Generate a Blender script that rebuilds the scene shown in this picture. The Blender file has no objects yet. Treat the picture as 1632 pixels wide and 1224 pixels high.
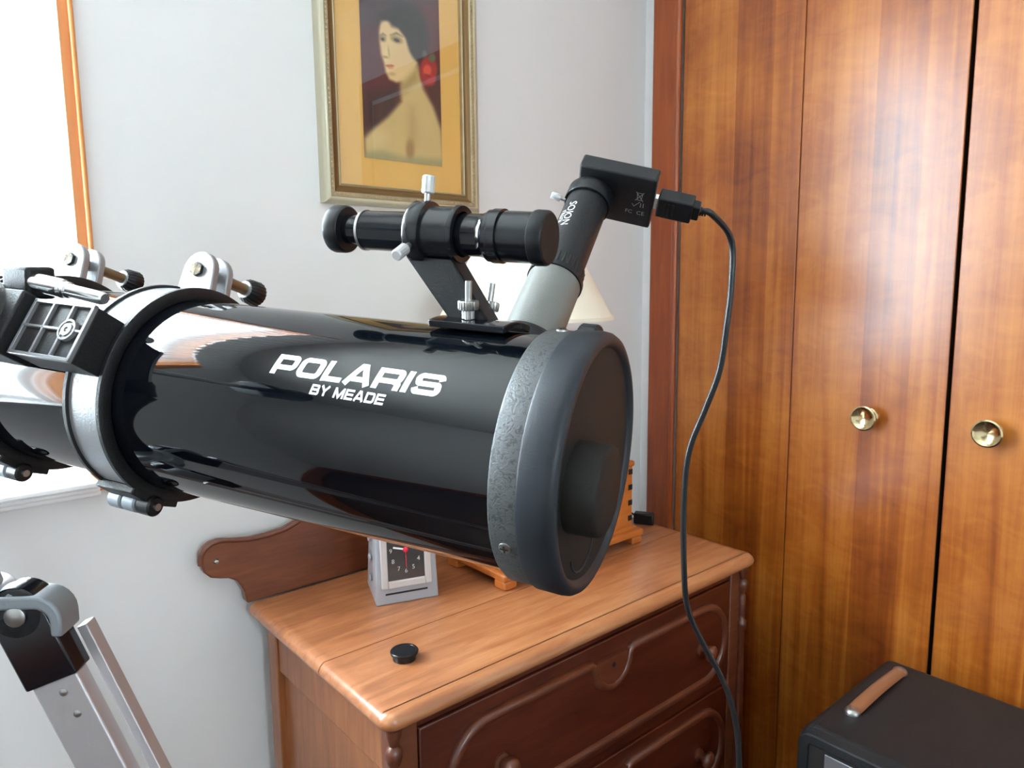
import bpy, math, random
import numpy as np
from mathutils import Matrix, Vector
random.seed(4)
PI = math.pi
SC = bpy.context.scene
COL = SC.collection
R = math.radians

# ------------------------------------------------------------------ camera, world, light, exposure
EYE = 1.373                                    # eye height above the floor
cam_d = bpy.data.cameras.new('camera'); cam = bpy.data.objects.new('camera', cam_d); COL.objects.link(cam)
cam_d.sensor_width = 36.0; cam_d.lens = 36.0 * 1153.4 / 1632.0
cam_d.clip_start = 0.02
cr, cu, cf = Vector((0.7603, -0.6495, -0.0100)), Vector((0.0946, 0.0955, 0.9909)), Vector((0.6426, 0.7544, -0.1341))
cf = cf.normalized(); cr = (cr - cf * cr.dot(cf)).normalized(); cu = cr.cross(cf)
cam.matrix_world = Matrix(((cr.x, cu.x, -cf.x, 0), (cr.y, cu.y, -cf.y, 0), (cr.z, cu.z, -cf.z, EYE), (0, 0, 0, 1)))
SC.camera = cam

w = bpy.data.worlds.new('overcast_sky'); SC.world = w; w.use_nodes = True
bg = w.node_tree.nodes['Background']; bg.inputs[0].default_value = (0.77, 0.92, 1.0, 1); bg.inputs[1].default_value = 6.0
SC.view_settings.view_transform = 'Standard'; SC.view_settings.look = 'None'
SC.view_settings.gamma = 1.0; SC.view_settings.use_curve_mapping = False
SC.view_settings.exposure = 2.84

def portal(name, loc, rot, sx, sy):
    l = bpy.data.lights.new(name, 'AREA'); l.shape = 'RECTANGLE'; l.size = sx; l.size_y = sy
    l.cycles.is_portal = True
    o = bpy.data.objects.new(name, l); COL.objects.link(o); o.location = loc; o.rotation_euler = rot
WX0, WX1 = -0.92, 0.211                         # back window, X
WZ0, WZ1 = EYE - 0.275, EYE + 0.92
FX0w, FX1w = -0.30, 0.02                        # added unseen window behind the camera, brightens the back wall, X
YB, XR, XL, YF = 1.2, 1.465, -2.1, -2.3         # wall planes
ZC = 2.44
portal('back_window_portal', ((WX0+WX1)/2, YB+0.145, (WZ0+WZ1)/2), (-PI/2, 0, 0), WX1-WX0, WZ1-WZ0)

portal('fill_window_portal', ((FX0w+FX1w)/2, YF-0.145, (WZ0+WZ1)/2), (PI/2, 0, 0), FX1w-FX0w, WZ1-WZ0)

# ------------------------------------------------------------------ helpers
def lin(r, g, b):
    f = lambda c: (c/255/12.92) if c/255 <= 0.04045 else ((c/255+0.055)/1.055)**2.4
    return (f(r), f(g), f(b), 1)

def mat(name, col, rough=0.5, metal=0.0, ior=1.5, coat=0.0, bump=0.0, bscale=200.0, var=0.0, vscale=6.0, coat_rough=0.1, stretch=(1,1,1)):
    m = bpy.data.materials.new(name); m.use_nodes = True
    n, l = m.node_tree.nodes, m.node_tree.links
    b = n['Principled BSDF']
    b.inputs['Base Color'].default_value = col if len(col) == 4 else (*col, 1)
    b.inputs['Roughness'].default_value = rough; b.inputs['Metallic'].default_value = metal
    b.inputs['IOR'].default_value = ior
    b.inputs['Coat Weight'].default_value = coat; b.inputs['Coat Roughness'].default_value = coat_rough
    if bump or var:
        tc = n.new('ShaderNodeTexCoord'); mp = n.new('ShaderNodeMapping'); mp.inputs['Scale'].default_value = stretch
        l.new(tc.outputs['Object'], mp.inputs[0])
    if var:
        nz = n.new('ShaderNodeTexNoise'); nz.inputs['Scale'].default_value = vscale; nz.inputs['Detail'].default_value = 4
        l.new(mp.outputs[0], nz.inputs['Vector'])
        mx = n.new('ShaderNodeMix'); mx.data_type = 'RGBA'
        c = b.inputs['Base Color'].default_value
        mx.inputs[6].default_value = tuple(x*(1-var) for x in c[:3])+(1,); mx.inputs[7].default_value = tuple(min(1, x*(1+var)) for x in c[:3])+(1,)
        l.new(nz.outputs[0], mx.inputs[0]); l.new(mx.outputs[2], b.inputs['Base Color'])
    if bump:
        nz2 = n.new('ShaderNodeTexNoise'); nz2.inputs['Scale'].default_value = bscale; nz2.inputs['Detail'].default_value = 3
        l.new(mp.outputs[0], nz2.inputs['Vector'])
        bp = n.new('ShaderNodeBump'); bp.inputs['Strength'].default_value = bump; bp.inputs['Distance'].default_value = 0.001
        l.new(nz2.outputs[0], bp.inputs['Height']); l.new(bp.outputs[0], b.inputs['Normal'])
    return m

def wood(name, dark, mid, light, stretch, rough=0.3, band=0.0, band_axis=1, band_scale=14.0, coat=0.0, spots=(), coat_rough=0.15, fig=0.0):
    """grain stretched along one axis; band gives veneer strips of differing tone"""
    m = bpy.data.materials.new(name); m.use_nodes = True
    n, l = m.node_tree.nodes, m.node_tree.links
    b = n['Principled BSDF']
    tc = n.new('ShaderNodeTexCoord'); mp = n.new('ShaderNodeMapping'); mp.inputs['Scale'].default_value = stretch
    l.new(tc.outputs['Object'], mp.inputs[0])
    nz = n.new('ShaderNodeTexNoise'); nz.inputs['Scale'].default_value = 1.0; nz.inputs['Detail'].default_value = 7
    nz.inputs['Roughness'].default_value = 0.6; nz.inputs['Distortion'].default_value = 0.6
    l.new(mp.outputs[0], nz.inputs['Vector'])
    big = n.new('ShaderNodeTexNoise'); big.inputs['Scale'].default_value = 3.2; big.inputs['Detail'].default_value = 2
    l.new(tc.outputs['Object'], big.inputs['Vector'])
    ad = n.new('ShaderNodeMath'); ad.operation = 'MULTIPLY_ADD'; ad.inputs[1].default_value = 0.45
    l.new(big.outputs[0], ad.inputs[0])
    sc_ = n.new('ShaderNodeMath'); sc_.operation = 'MULTIPLY'; sc_.inputs[1].default_value = 0.6
    l.new(nz.outputs[0], sc_.inputs[0]); l.new(sc_.outputs[0], ad.inputs[2])
    val = ad.outputs[0]
    if band:
        sp = n.new('ShaderNodeSeparateXYZ'); l.new(tc.outputs['Object'], sp.inputs[0])
        wn = n.new('ShaderNodeTexVoronoi'); wn.voronoi_dimensions = '1D'; wn.inputs['Scale'].default_value = band_scale
        wn.feature = 'F1'
        l.new(sp.outputs[band_axis], wn.inputs['W'])
        sb = n.new('ShaderNodeSeparateColor'); l.new(wn.outputs['Color'], sb.inputs[0])
        a2 = n.new('ShaderNodeMath'); a2.operation = 'MULTIPLY_ADD'; a2.inputs[1].default_value = band
        l.new(sb.outputs[0], a2.inputs[0]); l.new(val, a2.inputs[2])
        a3 = n.new('ShaderNodeMath'); a3.operation = 'SUBTRACT'; a3.inputs[1].default_value = band*0.5
        l.new(a2.outputs[0], a3.inputs[0]); val = a3.outputs[0]
    if fig:
        f1 = n.new('ShaderNodeTexNoise'); f1.inputs['Scale'].default_value = 1.0; f1.inputs['Detail'].default_value = 3; f1.inputs['Distortion'].default_value = 1.5
        mp2 = n.new('ShaderNodeMapping'); mp2.inputs['Scale'].default_value = (14, 14, 26); mp2.inputs['Rotation'].default_value = (0.5, 0.0, 0.0)
        l.new(tc.outputs['Object'], mp2.inputs[0]); l.new(mp2.outputs[0], f1.inputs['Vector'])
        a4 = n.new('ShaderNodeMath'); a4.operation = 'MULTIPLY_ADD'; a4.inputs[1].default_value = fig
        l.new(f1.outputs[0], a4.inputs[0]); l.new(val, a4.inputs[2])
        a5 = n.new('ShaderNodeMath'); a5.operation = 'SUBTRACT'; a5.inputs[1].default_value = fig*0.5
        l.new(a4.outputs[0], a5.inputs[0]); val = a5.outputs[0]
    cr_ = n.new('ShaderNodeValToRGB'); e = cr_.color_ramp.elements
    e[0].position = 0.33; e[0].color = dark; e[1].position = 0.75; e[1].color = light
    k = cr_.color_ramp.elements.new(0.53); k.color = mid
    l.new(val, cr_.inputs[0]); out = cr_.outputs[0]
    for (px, py, pz, rad) in spots:
        vm = n.new('ShaderNodeVectorMath'); vm.operation = 'DISTANCE'; vm.inputs[1].default_value = (px, py, pz)
        l.new(tc.outputs['Object'], vm.inputs[0])
        mr = n.new('ShaderNodeMapRange'); mr.inputs['From Min'].default_value = rad*0.3; mr.inputs['From Max'].default_value = rad
        l.new(vm.outputs['Value'], mr.inputs['Value'])
        mx = n.new('ShaderNodeMix'); mx.data_type = 'RGBA'; mx.inputs[6].default_value = (0.02, 0.015, 0.015, 1)
        l.new(mr.outputs[0], mx.inputs[0]); l.new(out, mx.inputs[7]); out = mx.outputs[2]
    l.new(out, b.inputs['Base Color'])
    b.inputs['Roughness'].default_value = rough
    b.inputs['Coat Weight'].default_value = coat; b.inputs['Coat Roughness'].default_value = coat_rough
    bp = n.new('ShaderNodeBump'); bp.inputs['Strength'].default_value = 0.08; bp.inputs['Distance'].default_value = 0.002
    l.new(nz.outputs[0], bp.inputs['Height']); l.new(bp.outputs[0], b.inputs['Normal'])
    return m

class MB:
    def __init__(s): s.v = []; s.f = []
    def add(s, vs, fs):
        o = len(s.v); s.v += [tuple(float(c) for c in p) for p in vs]; s.f += [tuple(i+o for i in f) for f in fs]; return s
    def box(s, x0, y0, z0, x1, y1, z1):
        x0, x1 = sorted((x0, x1)); y0, y1 = sorted((y0, y1)); z0, z1 = sorted((z0, z1))
        vs = [(x, y, z) for z in (z0, z1) for y in (y0, y1) for x in (x0, x1)]
        return s.add(vs, [(0,2,3,1),(4,5,7,6),(0,1,5,4),(2,6,7,3),(0,4,6,2),(1,3,7,5)])
    def obox(s, c, ax, h):
        c = np.array(c, float); A = [np.array(a, float)/np.linalg.norm(a) for a in ax]
        vs = [c + A[0]*h[0]*i + A[1]*h[1]*j + A[2]*h[2]*k for k in (-1,1) for j in (-1,1) for i in (-1,1)]
        return s.add(vs, [(0,2,3,1),(4,5,7,6),(0,1,5,4),(2,6,7,3),(0,4,6,2),(1,3,7,5)])
    def prism(s, pts, vec):
        n = len(pts); P = [np.array(p, float) for p in pts]; v = np.array(vec, float)
        return s.add(P + [p+v for p in P], [tuple(range(n-1, -1, -1)), tuple(range(n, 2*n))] + [(i, (i+1) % n, n+(i+1) % n, n+i) for i in range(n)])
    def rev(s, o, ax, prof, n=48, knurl=0.0, teeth=24, a0=0.0, a1=2*PI):
        """prof: list of (h, r); r=0 closes"""
        o = np.array(o, float); a = np.array(ax, float); a /= np.linalg.norm(a)
        t = np.array((0, 0, 1.0)) if abs(a[2]) < 0.9 else np.array((1.0, 0, 0))
        u = np.cross(a, t); u /= np.linalg.norm(u); w_ = np.cross(a, u)
        vs = []; idx = []
        full = abs(a1-a0-2*PI) < 1e-6
        m = n if full else n+1
        for h, r in prof:
            if r <= 1e-9: idx.append([len(vs)]*m); vs.append(o+a*h); continue
            row = []
            for i in range(m):
                an = a0+(a1-a0)*i/n; rr = r
                if knurl: rr = r*(1-knurl*(i % 2))
                row.append(len(vs)); vs.append(o+a*h+rr*(math.cos(an)*u+math.sin(an)*w_))
            idx.append(row)
        fs = []
        for j in range(len(prof)-1):
            A, B = idx[j], idx[j+1]
            for i in range(n):
                k = (i+1) % m
                q = [A[i], A[k], B[k], B[i]]
                q2 = []
                for x in q:
                    if x not in q2: q2.append(x)
                if len(q2) >= 3: fs.append(tuple(q2))
        return s.add(vs, fs)
    def cyl(s, p0, p1, r, n=32, r1=None, ch=0.0, knurl=0.0):
        p0, p1 = np.array(p0, float), np.array(p1, float); L = np.linalg.norm(p1-p0); r1 = r if r1 is None else r1
        if ch: pf = [(0, 0), (0, r-ch), (ch, r), (L-ch, r1), (L, r1-ch), (L, 0)]
        else: pf = [(0, 0), (0, r), (L, r1), (L, 0)]
        return s.rev(p0, p1-p0, pf, n, knurl)
    def tube(s, path, r, n=12):
        P = [np.array(p, float) for p in path]; vs = []; N = len(P)
        rr = r if hasattr(r, '__len__') else [r]*N
        T = [(P[min(i+1, N-1)]-P[max(i-1, 0)]) for i in range(N)]; T = [t/np.linalg.norm(t) for t in T]
        u = np.cross(T[0], (0, 0, 1.0) if abs(T[0][2]) < 0.9 else (1.0, 0, 0)); u /= np.linalg.norm(u)
        for i in range(N):
            u = u-T[i]*(u@T[i]); u /= np.linalg.norm(u); w_ = np.cross(T[i], u)
            vs += [P[i]+rr[i]*(math.cos(2*PI*k/n)*u+math.sin(2*PI*k/n)*w_) for k in range(n)]
        fs = [(i*n+k, i*n+(k+1) % n, (i+1)*n+(k+1) % n, (i+1)*n+k) for i in range(N-1) for k in range(n)]
        fs += [tuple(range(n-1, -1, -1)), tuple(range((N-1)*n, N*n))]
        return s.add(vs, fs)

ORG = {}
def link(name, me, parent):
    o = bpy.data.objects.new(name, me); COL.objects.link(o)
    if parent is not None: o.parent = parent
    return o
def build(name, mb, m, parent=None, bevel=0.0, seg=2, ang=35, origin=None, flip=False):
    """vertices are given in world space unless the root is a local frame (ORG = 0)"""
    off = np.zeros(3)
    root = parent
    while root is not None and root.parent is not None: root = root.parent
    if root is not None: off = ORG.get(root, np.zeros(3))
    elif origin is not None: off = np.array(origin, float)
    me = bpy.data.meshes.new(name)
    me.from_pydata([tuple(np.array(p)-off) for p in mb.v], [], mb.f)
    import bmesh
    bm = bmesh.new(); bm.from_mesh(me); bmesh.ops.recalc_face_normals(bm, faces=bm.faces); bm.to_mesh(me); bm.free()
    me.materials.append(m)
    me.polygons.foreach_set('use_smooth', [True]*len(me.polygons)); me.set_sharp_from_angle(angle=R(ang)); me.update()
    o = link(name, me, parent)
    if parent is None and origin is not None: o.location = origin
    if bevel:
        md = o.modifiers.new('bevel', 'BEVEL'); md.width = bevel; md.segments = seg; md.limit_method = 'ANGLE'; md.angle_limit = R(40)
        md.harden_normals = False
    return o
def tag(o, label, cat, group=None):
    o['label'] = label; o['category'] = cat
    if group: o['group'] = group
    return o
def thing(name, label, cat, loc=(0, 0, 0), group=None, frame=None):
    o = bpy.data.objects.new(name, None); COL.objects.link(o); o.empty_display_size = 0.05
    if frame is not None: o.matrix_world = frame; ORG[o] = np.zeros(3)
    else: o.location = loc; ORG[o] = np.array(loc, float)
    return tag(o, label, cat, group)
def struct(name, mb, m, bevel=0.0, parent=None):
    o = build(name, mb, m, parent, bevel=bevel)
    if parent is None: o['kind'] = 'structure'
    return o
def Z(z): return EYE+z                          # heights measured from the eye
def text_mb(s, size, frame, depth=0.0003):
    """letters of the built-in font laid in frame=(origin, xdir, ydir)"""
    cu_ = bpy.data.curves.new('t', 'FONT'); cu_.body = s; cu_.size = size; cu_.align_x = 'CENTER'; cu_.align_y = 'CENTER'; cu_.resolution_u = 3
    ob = bpy.data.objects.new('t', cu_); COL.objects.link(ob)
    me = bpy.data.meshes.new_from_object(ob.evaluated_get(bpy.context.evaluated_depsgraph_get()))
    o, x, y = (np.array(k, float) for k in frame); nrm = np.cross(x, y)
    mb = MB(); mb.add([o+x*v.co.x+y*v.co.y+nrm*depth for v in me.vertices], [tuple(p.vertices) for p in me.polygons])
    bpy.data.objects.remove(ob); bpy.data.curves.remove(cu_); bpy.data.meshes.remove(me)
    return mb

# ------------------------------------------------------------------ materials
M_wall = mat('painted_wall', lin(230, 229, 228), 0.75, bump=0.15, bscale=90, var=0.015)
M_ceil = mat('ceiling_paint', lin(235, 233, 228), 0.9, bump=0.1, bscale=60)
M_floor = wood('floor_boards', lin(48, 30, 20), lin(70, 45, 29), lin(92, 62, 40), (3, 30, 30), 0.35)
M_door = wood('closet_veneer', lin(116, 46, 10), lin(172, 92, 26), lin(214, 136, 56), (34, 34, 1.2), 0.36, band=0.16, band_axis=1, band_scale=13, coat=0.6, coat_rough=0.23, fig=0.17)
M_casing = wood('closet_casing_wood', lin(124, 48, 14), lin(158, 72, 22), lin(182, 92, 34), (60, 60, 5), 0.35, coat=0.5)
M_jamb = wood('window_casing_wood', lin(190, 112, 52), lin(214, 134, 70), lin(228, 156, 92), (60, 60, 4), 0.4, coat=0.3)
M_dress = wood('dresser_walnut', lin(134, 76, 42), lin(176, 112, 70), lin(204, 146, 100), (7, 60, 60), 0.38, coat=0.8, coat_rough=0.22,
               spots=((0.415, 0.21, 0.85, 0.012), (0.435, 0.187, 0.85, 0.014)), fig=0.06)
M_dress_front = wood('dresser_front_shaded', lin(58, 22, 11), lin(80, 31, 15), lin(100, 44, 23), (9, 60, 60), 0.36, coat=0.45, coat_rough=0.25)  # darker than the top: the front's shade is put into the wood colour
M_backboard = wood('dresser_backboard', lin(84, 42, 24), lin(112, 60, 36), lin(136, 80, 50), (9, 60, 60), 0.4, coat=0.4, coat_rough=0.3)
M_dress_mould = wood('dresser_moulding', lin(74, 34, 19), lin(98, 48, 28), lin(118, 64, 40), (14, 60, 60), 0.36, coat=0.5, coat_rough=0.25)
M_dress_side = wood('dresser_side', lin(120, 66, 34), lin(150, 90, 50), lin(176, 116, 72), (60, 60, 7), 0.4, coat=0.35)
M_white = mat('white_gloss_paint', lin(250, 251, 252), 0.3, bump=0.05, bscale=50)
M_tube = mat('black_gloss_lacquer', (0.002, 0.003, 0.005), 0.03, ior=1.56, coat=0.0, coat_rough=0.02, bump=0.02, bscale=30)
M_rubber = mat('black_rubber', (0.014, 0.018, 0.024), 0.44, ior=1.45, bump=0.12, bscale=900)
M_capface = mat('dull_black_cap_plastic', (0.012, 0.010, 0.009), 0.6, ior=1.35, bump=0.2, bscale=900)
M_plastic = mat('black_satin_plastic', (0.006, 0.007, 0.009), 0.32, ior=1.42, bump=0.05, bscale=700)
M_matte = mat('black_matte_metal', (0.009, 0.010, 0.012), 0.40, ior=1.42, bump=0.25, bscale=800)
M_satin = mat('black_half_gloss_metal', (0.006, 0.007, 0.010), 0.20, ior=1.5, bump=0.04, bscale=700)
M_gloss = mat('black_gloss_plastic', (0.004, 0.005, 0.008), 0.12, ior=1.5, bump=0.03, bscale=50)
def hammered():
    m = bpy.data.materials.new('hammered_silver_paint'); m.use_nodes = True
    n, l = m.node_tree.nodes, m.node_tree.links; b = n['Principled BSDF']
    tc = n.new('ShaderNodeTexCoord'); v = n.new('ShaderNodeTexNoise'); v.inputs['Scale'].default_value = 330; v.inputs['Detail'].default_value = 2; v.inputs['Distortion'].default_value = 1.2
    l.new(tc.outputs['Object'], v.inputs['Vector'])
    cr_ = n.new('ShaderNodeValToRGB'); cr_.color_ramp.elements[0].position = 0.36; cr_.color_ramp.elements[0].color = lin(60, 62, 64)
    cr_.color_ramp.elements[1].position = 0.46; cr_.color_ramp.elements[1].color = lin(82, 84, 85)
    l.new(v.outputs[0], cr_.inputs[0]); l.new(cr_.outputs[0], b.inputs['Base Color'])
    b.inputs['Metallic'].default_value = 0.35; b.inputs['Roughness'].default_value = 0.46
    bp = n.new('ShaderNodeBump'); bp.inputs['Strength'].default_value = 0.5; bp.inputs['Distance'].default_value = 0.0008
    l.new(v.outputs[0], bp.inputs['Height']); l.new(bp.outputs[0], b.inputs['Normal'])
    return m
M_hammer = hammered()
M_ringmetal = mat('ring_cast_grey', lin(150, 150, 152), 0.38, metal=0.5, bump=0.25, bscale=500)
M_ringdark = mat('ring_dark_flange', (0.010, 0.010, 0.011), 0.5, ior=1.42, bump=0.4, bscale=700)
M_drawtube = mat('drawtube_grey_paint', lin(122, 123, 119), 0.42, metal=0.35, bump=0.15, bscale=900, var=0.06, vscale=60)
M_chrome = mat('chrome', (0.82, 0.82, 0.82), 0.18, metal=1.0)
M_knob = mat('satin_screw_knob', (0.55, 0.55, 0.55), 0.4, metal=0.3, bump=0.1, bscale=600)
M_steel = mat('nickel_screw', (0.45, 0.45, 0.44), 0.34, metal=1.0, bump=0.1, bscale=900)
M_zinc = mat('brassy_bolt_rod', lin(138, 124, 100), 0.35, metal=0.8)
M_print = mat('white_lettering', (0.86, 0.88, 0.88), 0.45, bump=0.02)
M_printgrey = mat('grey_marks', lin(150, 148, 146), 0.5, bump=0.02)
M_alu = mat('anodised_aluminium', lin(190, 186, 188), 0.42, metal=0.55, bump=0.12, bscale=20, stretch=(60, 60, 1))
M_hub = mat('grey_hub_casting', lin(140, 146, 152), 0.42, metal=0.3, bump=0.2, bscale=300)
M_brass = mat('polished_brass', lin(224, 206, 160), 0.16, metal=1.0, bump=0.06, bscale=2, stretch=(1, 1, 1))
M_vinyl = mat('black_tolex_vinyl', (0.012, 0.013, 0.015), 0.45, ior=1.4, bump=0.8, bscale=900)
M_panel = mat('amp_control_panel', lin(150, 150, 156), 0.35, metal=0.7, bump=0.05)
M_strap = mat('brown_strap', lin(150, 98, 66), 0.4, coat=0.3, bump=0.1, bscale=300)
M_shade = mat('cream_lamp_shade', lin(240, 232, 212), 0.8, bump=0.3, bscale=400)
M_orange = wood('honey_oak_box', lin(158, 82, 30), lin(190, 108, 44), lin(208, 130, 62), (12, 60, 60), 0.38, coat=0.4)
M_dark = mat('dark_recess', (0.01, 0.008, 0.007), 0.7, bump=0.05)
M_clock = mat('grey_clock_plastic', lin(160, 162, 168), 0.38, bump=0.05, bscale=500)
M_clockframe = mat('cream_clock_bezel', lin(196, 190, 187), 0.35, bump=0.03)
M_dial = mat('black_clock_dial', (0.020, 0.013, 0.013), 0.2, coat=0.5, bump=0.02)
M_red = mat('red_pointer', (0.75, 0.02, 0.05), 0.4, bump=0.02)
M_cable = mat('grey_black_cable', (0.012, 0.013, 0.015), 0.30, bump=0.1, bscale=400)
M_gold = mat('silvered_gold_frame', lin(176, 160, 128), 0.38, metal=0.55, bump=0.5, bscale=180, var=0.25, vscale=40)
M_pale = mat('pale_champagne_frame_edge', lin(198, 192, 168), 0.35, metal=0.4, bump=0.1, bscale=90)
M_bronze = mat('brown_bronze_liner', lin(122, 92, 52), 0.35, metal=0.45, bump=0.2, bscale=90)
M_mat = mat('ochre_mat_board', lin(236, 186, 100), 0.85, bump=0.1, bscale=300, var=0.03, vscale=8)
M_outlet = mat('ivory_outlet_plastic', lin(230, 226, 214), 0.4, bump=0.02)
def glass(name, fac=0.06, rough=0.0):
    m = bpy.data.materials.new(name); m.use_nodes = True; n, l = m.node_tree.nodes, m.node_tree.links
    for x in list(n):
        if x.type == 'BSDF_PRINCIPLED': n.remove(x)
    tr = n.new('ShaderNodeBsdfTransparent'); gl = n.new('ShaderNodeBsdfGlossy'); gl.inputs['Roughness'].default_value = rough
    fr = n.new('ShaderNodeFresnel')
    ge = n.new('ShaderNodeNewGeometry'); ir = n.new('ShaderNodeMapRange'); ir.inputs['To Min'].default_value = 1.5; ir.inputs['To Max'].default_value = 1/1.5
    l.new(ge.outputs['Backfacing'], ir.inputs['Value']); l.new(ir.outputs[0], fr.inputs[0])   # same thin-glass reflectance on both faces
    mx = n.new('ShaderNodeMixShader'); l.new(fr.outputs[0], mx.inputs[0]); l.new(tr.outputs[0], mx.inputs[1]); l.new(gl.outputs[0], mx.inputs[2])
    l.new(mx.outputs[0], n['Material Output'].inputs[0]); return m
M_glass = glass('window_glass')
def sheer():
    m = bpy.data.materials.new('white_sheer_voile'); m.use_nodes = True; n, l = m.node_tree.nodes, m.node_tree.links
    for x in list(n):
        if x.type == 'BSDF_PRINCIPLED': n.remove(x)
    tr = n.new('ShaderNodeBsdfTransparent'); tl = n.new('ShaderNodeBsdfTranslucent'); tl.inputs[0].default_value = (.93, .95, .97, 1)
    df = n.new('ShaderNodeBsdfDiffuse'); df.inputs[0].default_value = (.9, .9, .9, 1)
    a = n.new('ShaderNodeMixShader'); a.inputs[0].default_value = .25; l.new(tl.outputs[0], a.inputs[1]); l.new(df.outputs[0], a.inputs[2])
    wv = n.new('ShaderNodeTexNoise'); wv.inputs['Scale'].default_value = 900; mr = n.new('ShaderNodeMapRange'); mr.inputs['To Min'].default_value = .25; mr.inputs['To Max'].default_value = .45
    l.new(wv.outputs[0], mr.inputs['Value'])
    mx = n.new('ShaderNodeMixShader'); l.new(mr.outputs[0], mx.inputs[0]); l.new(tr.outputs[0], mx.inputs[1]); l.new(a.outputs[0], mx.inputs[2])
    l.new(mx.outputs[0], n['Material Output'].inputs[0]); return m
M_sheer = sheer()
M_lace = mat('white_valance_cloth', lin(236, 236, 234), 0.8, bump=0.3, bscale=300)

# ------------------------------------------------------------------ room shell
T = 0.14
struct('floor', MB().box(XL-T, YF-T, -0.05, XR+0.75, YB+T, 0), M_floor)
struct('ceiling', MB().box(XL-T, YF-T, ZC, XR+0.75, YB+T, ZC+0.05), M_ceil)
b = MB(); b.box(XL-T, YB, 0, WX0, YB+T, ZC); b.box(WX1+0.012, YB, 0, XR+T, YB+T, ZC)
b.box(WX0, YB, 0, WX1+0.012, YB+T, WZ0-0.012); b.box(WX0, YB, WZ1, WX1+0.012, YB+T, ZC)
struct('wall_back', b, M_wall)
struct('wall_left', MB().box(XL-T, YF, 0, XL, YB, ZC), M_wall)
b = MB(); b.box(XL-T, YF-T, 0, FX0w, YF, ZC); b.box(FX1w, YF-T, 0, XR+T, YF, ZC); b.box(FX0w, YF-T, 0, FX1w, YF, WZ0-0.012); b.box(FX0w, YF-T, WZ1, FX1w, YF, ZC)
struct('wall_front', b, M_wall)
CY0, CY1, CZ = 1.088, -0.132, 2.06                # closet opening
b = MB(); b.box(XR, 1.0945, 0, XR+T, YB, ZC); b.box(XR, CY1, CZ, XR+T, CY0, ZC); b.box(XR, YF, 0, XR+T, CY1, ZC)
struct('wall_right', b, M_wall)
b = MB(); b.box(XR+0.72, CY1-0.1, 0, XR+0.74, CY0+0.1, ZC); b.box(XR+T, CY0, 0, XR+0.72, CY0+0.02, ZC); b.box(XR+T, CY1-0.02, 0, XR+0.72, CY1, ZC)
struct('wall_closet', b, M_dark)
# closet casing, with a half-round bead along its inner edge
b = MB(); b.box(XR-0.018, 1.096, 0, XR+0.001, 1.166, CZ+0.085); b.box(XR-0.018, CY1-0.078, 0, XR+0.001, CY1-0.008, CZ+0.085)
b.box(XR-0.018, CY1-0.008, CZ+0.012, XR+0.001, 1.096, CZ+0.085)
tr1 = struct('trim_1', b, M_casing, bevel=0.004)
b = MB(); b.cyl((XR-0.013, 1.0935, 0), (XR-0.013, 1.0935, CZ), 0.0075, 12); b.cyl((XR-0.013, CY1-0.006, 0), (XR-0.013, CY1-0.006, CZ), 0.0075, 12)
build('bead', b, M_casing, tr1)
struct('trim_2', MB().box(XR-0.0035, 1.1665, 0.11, XR+0.001, YB-0.0005, ZC), M_white)
# closet leaves
DY = [1.085, 0.7865, 0.4795, 0.173, -0.13]
gaps = [0.0015, 0.0007, 0.0035, 0.0007, 0.0015]
doors = []
for i in range(4):
    y1 = DY[i]-gaps[i]; y0 = DY[i+1]+gaps[i+1]
    d_ = MB().box(XR-0.006, y0, 0.012, XR+0.028, y1, CZ-0.004)
    o = build('door_%d' % (i+1), d_, M_door, None, bevel=0.0016, origin=(XR, y0, 0)); o['kind'] = 'structure'
    doors.append(o); ORG[o] = np.array((XR, y0, 0))
def brass_knob(door, y, z):
    # turned knob: back rose, neck, and a head whose face is a shallow cone spun in rings
    k = MB().rev((XR-0.006, y, z), (-1, 0, 0), [(0, 0), (0, .016), (.003, .017), (.005, .011), (.012, .008), (.018, .011), (.024, .021), (.028, .0245), (.031, .0245), (.0325, .022), (.029, .017), (.0275, .010), (.0265, .004), (.026, 0)], 48)
    o = build('knob', k, M_brass, door, ang=50)
    return o
k1 = brass_knob(doors[1], 0.617, Z(-0.264)); k2 = brass_knob(doors[2], 0.405, Z(-0.263))
build('edge_strip', MB().box(XR-0.0045, DY[2]+gaps[2]-.0002, .014, XR+.027, DY[2]+gaps[2]+.0006, CZ-.006), M_dark, doors[1])  # dark strip on the leaf edge, keeps the gap between the leaves dark
# skirting boards
struct('baseboard_back', MB().box(XL, YB-0.014, 0, XR, YB+0.001, 0.11), M_casing, bevel=0.004)
struct('baseboard_left', MB().box(XL-0.001, YF, 0, XL+0.014, YB-0.014, 0.11), M_casing, bevel=0.004)
struct('baseboard_front', MB().box(XL+0.014, YF-0.001, 0, XR, YF+0.014, 0.11), M_casing, bevel=0.004)

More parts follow.
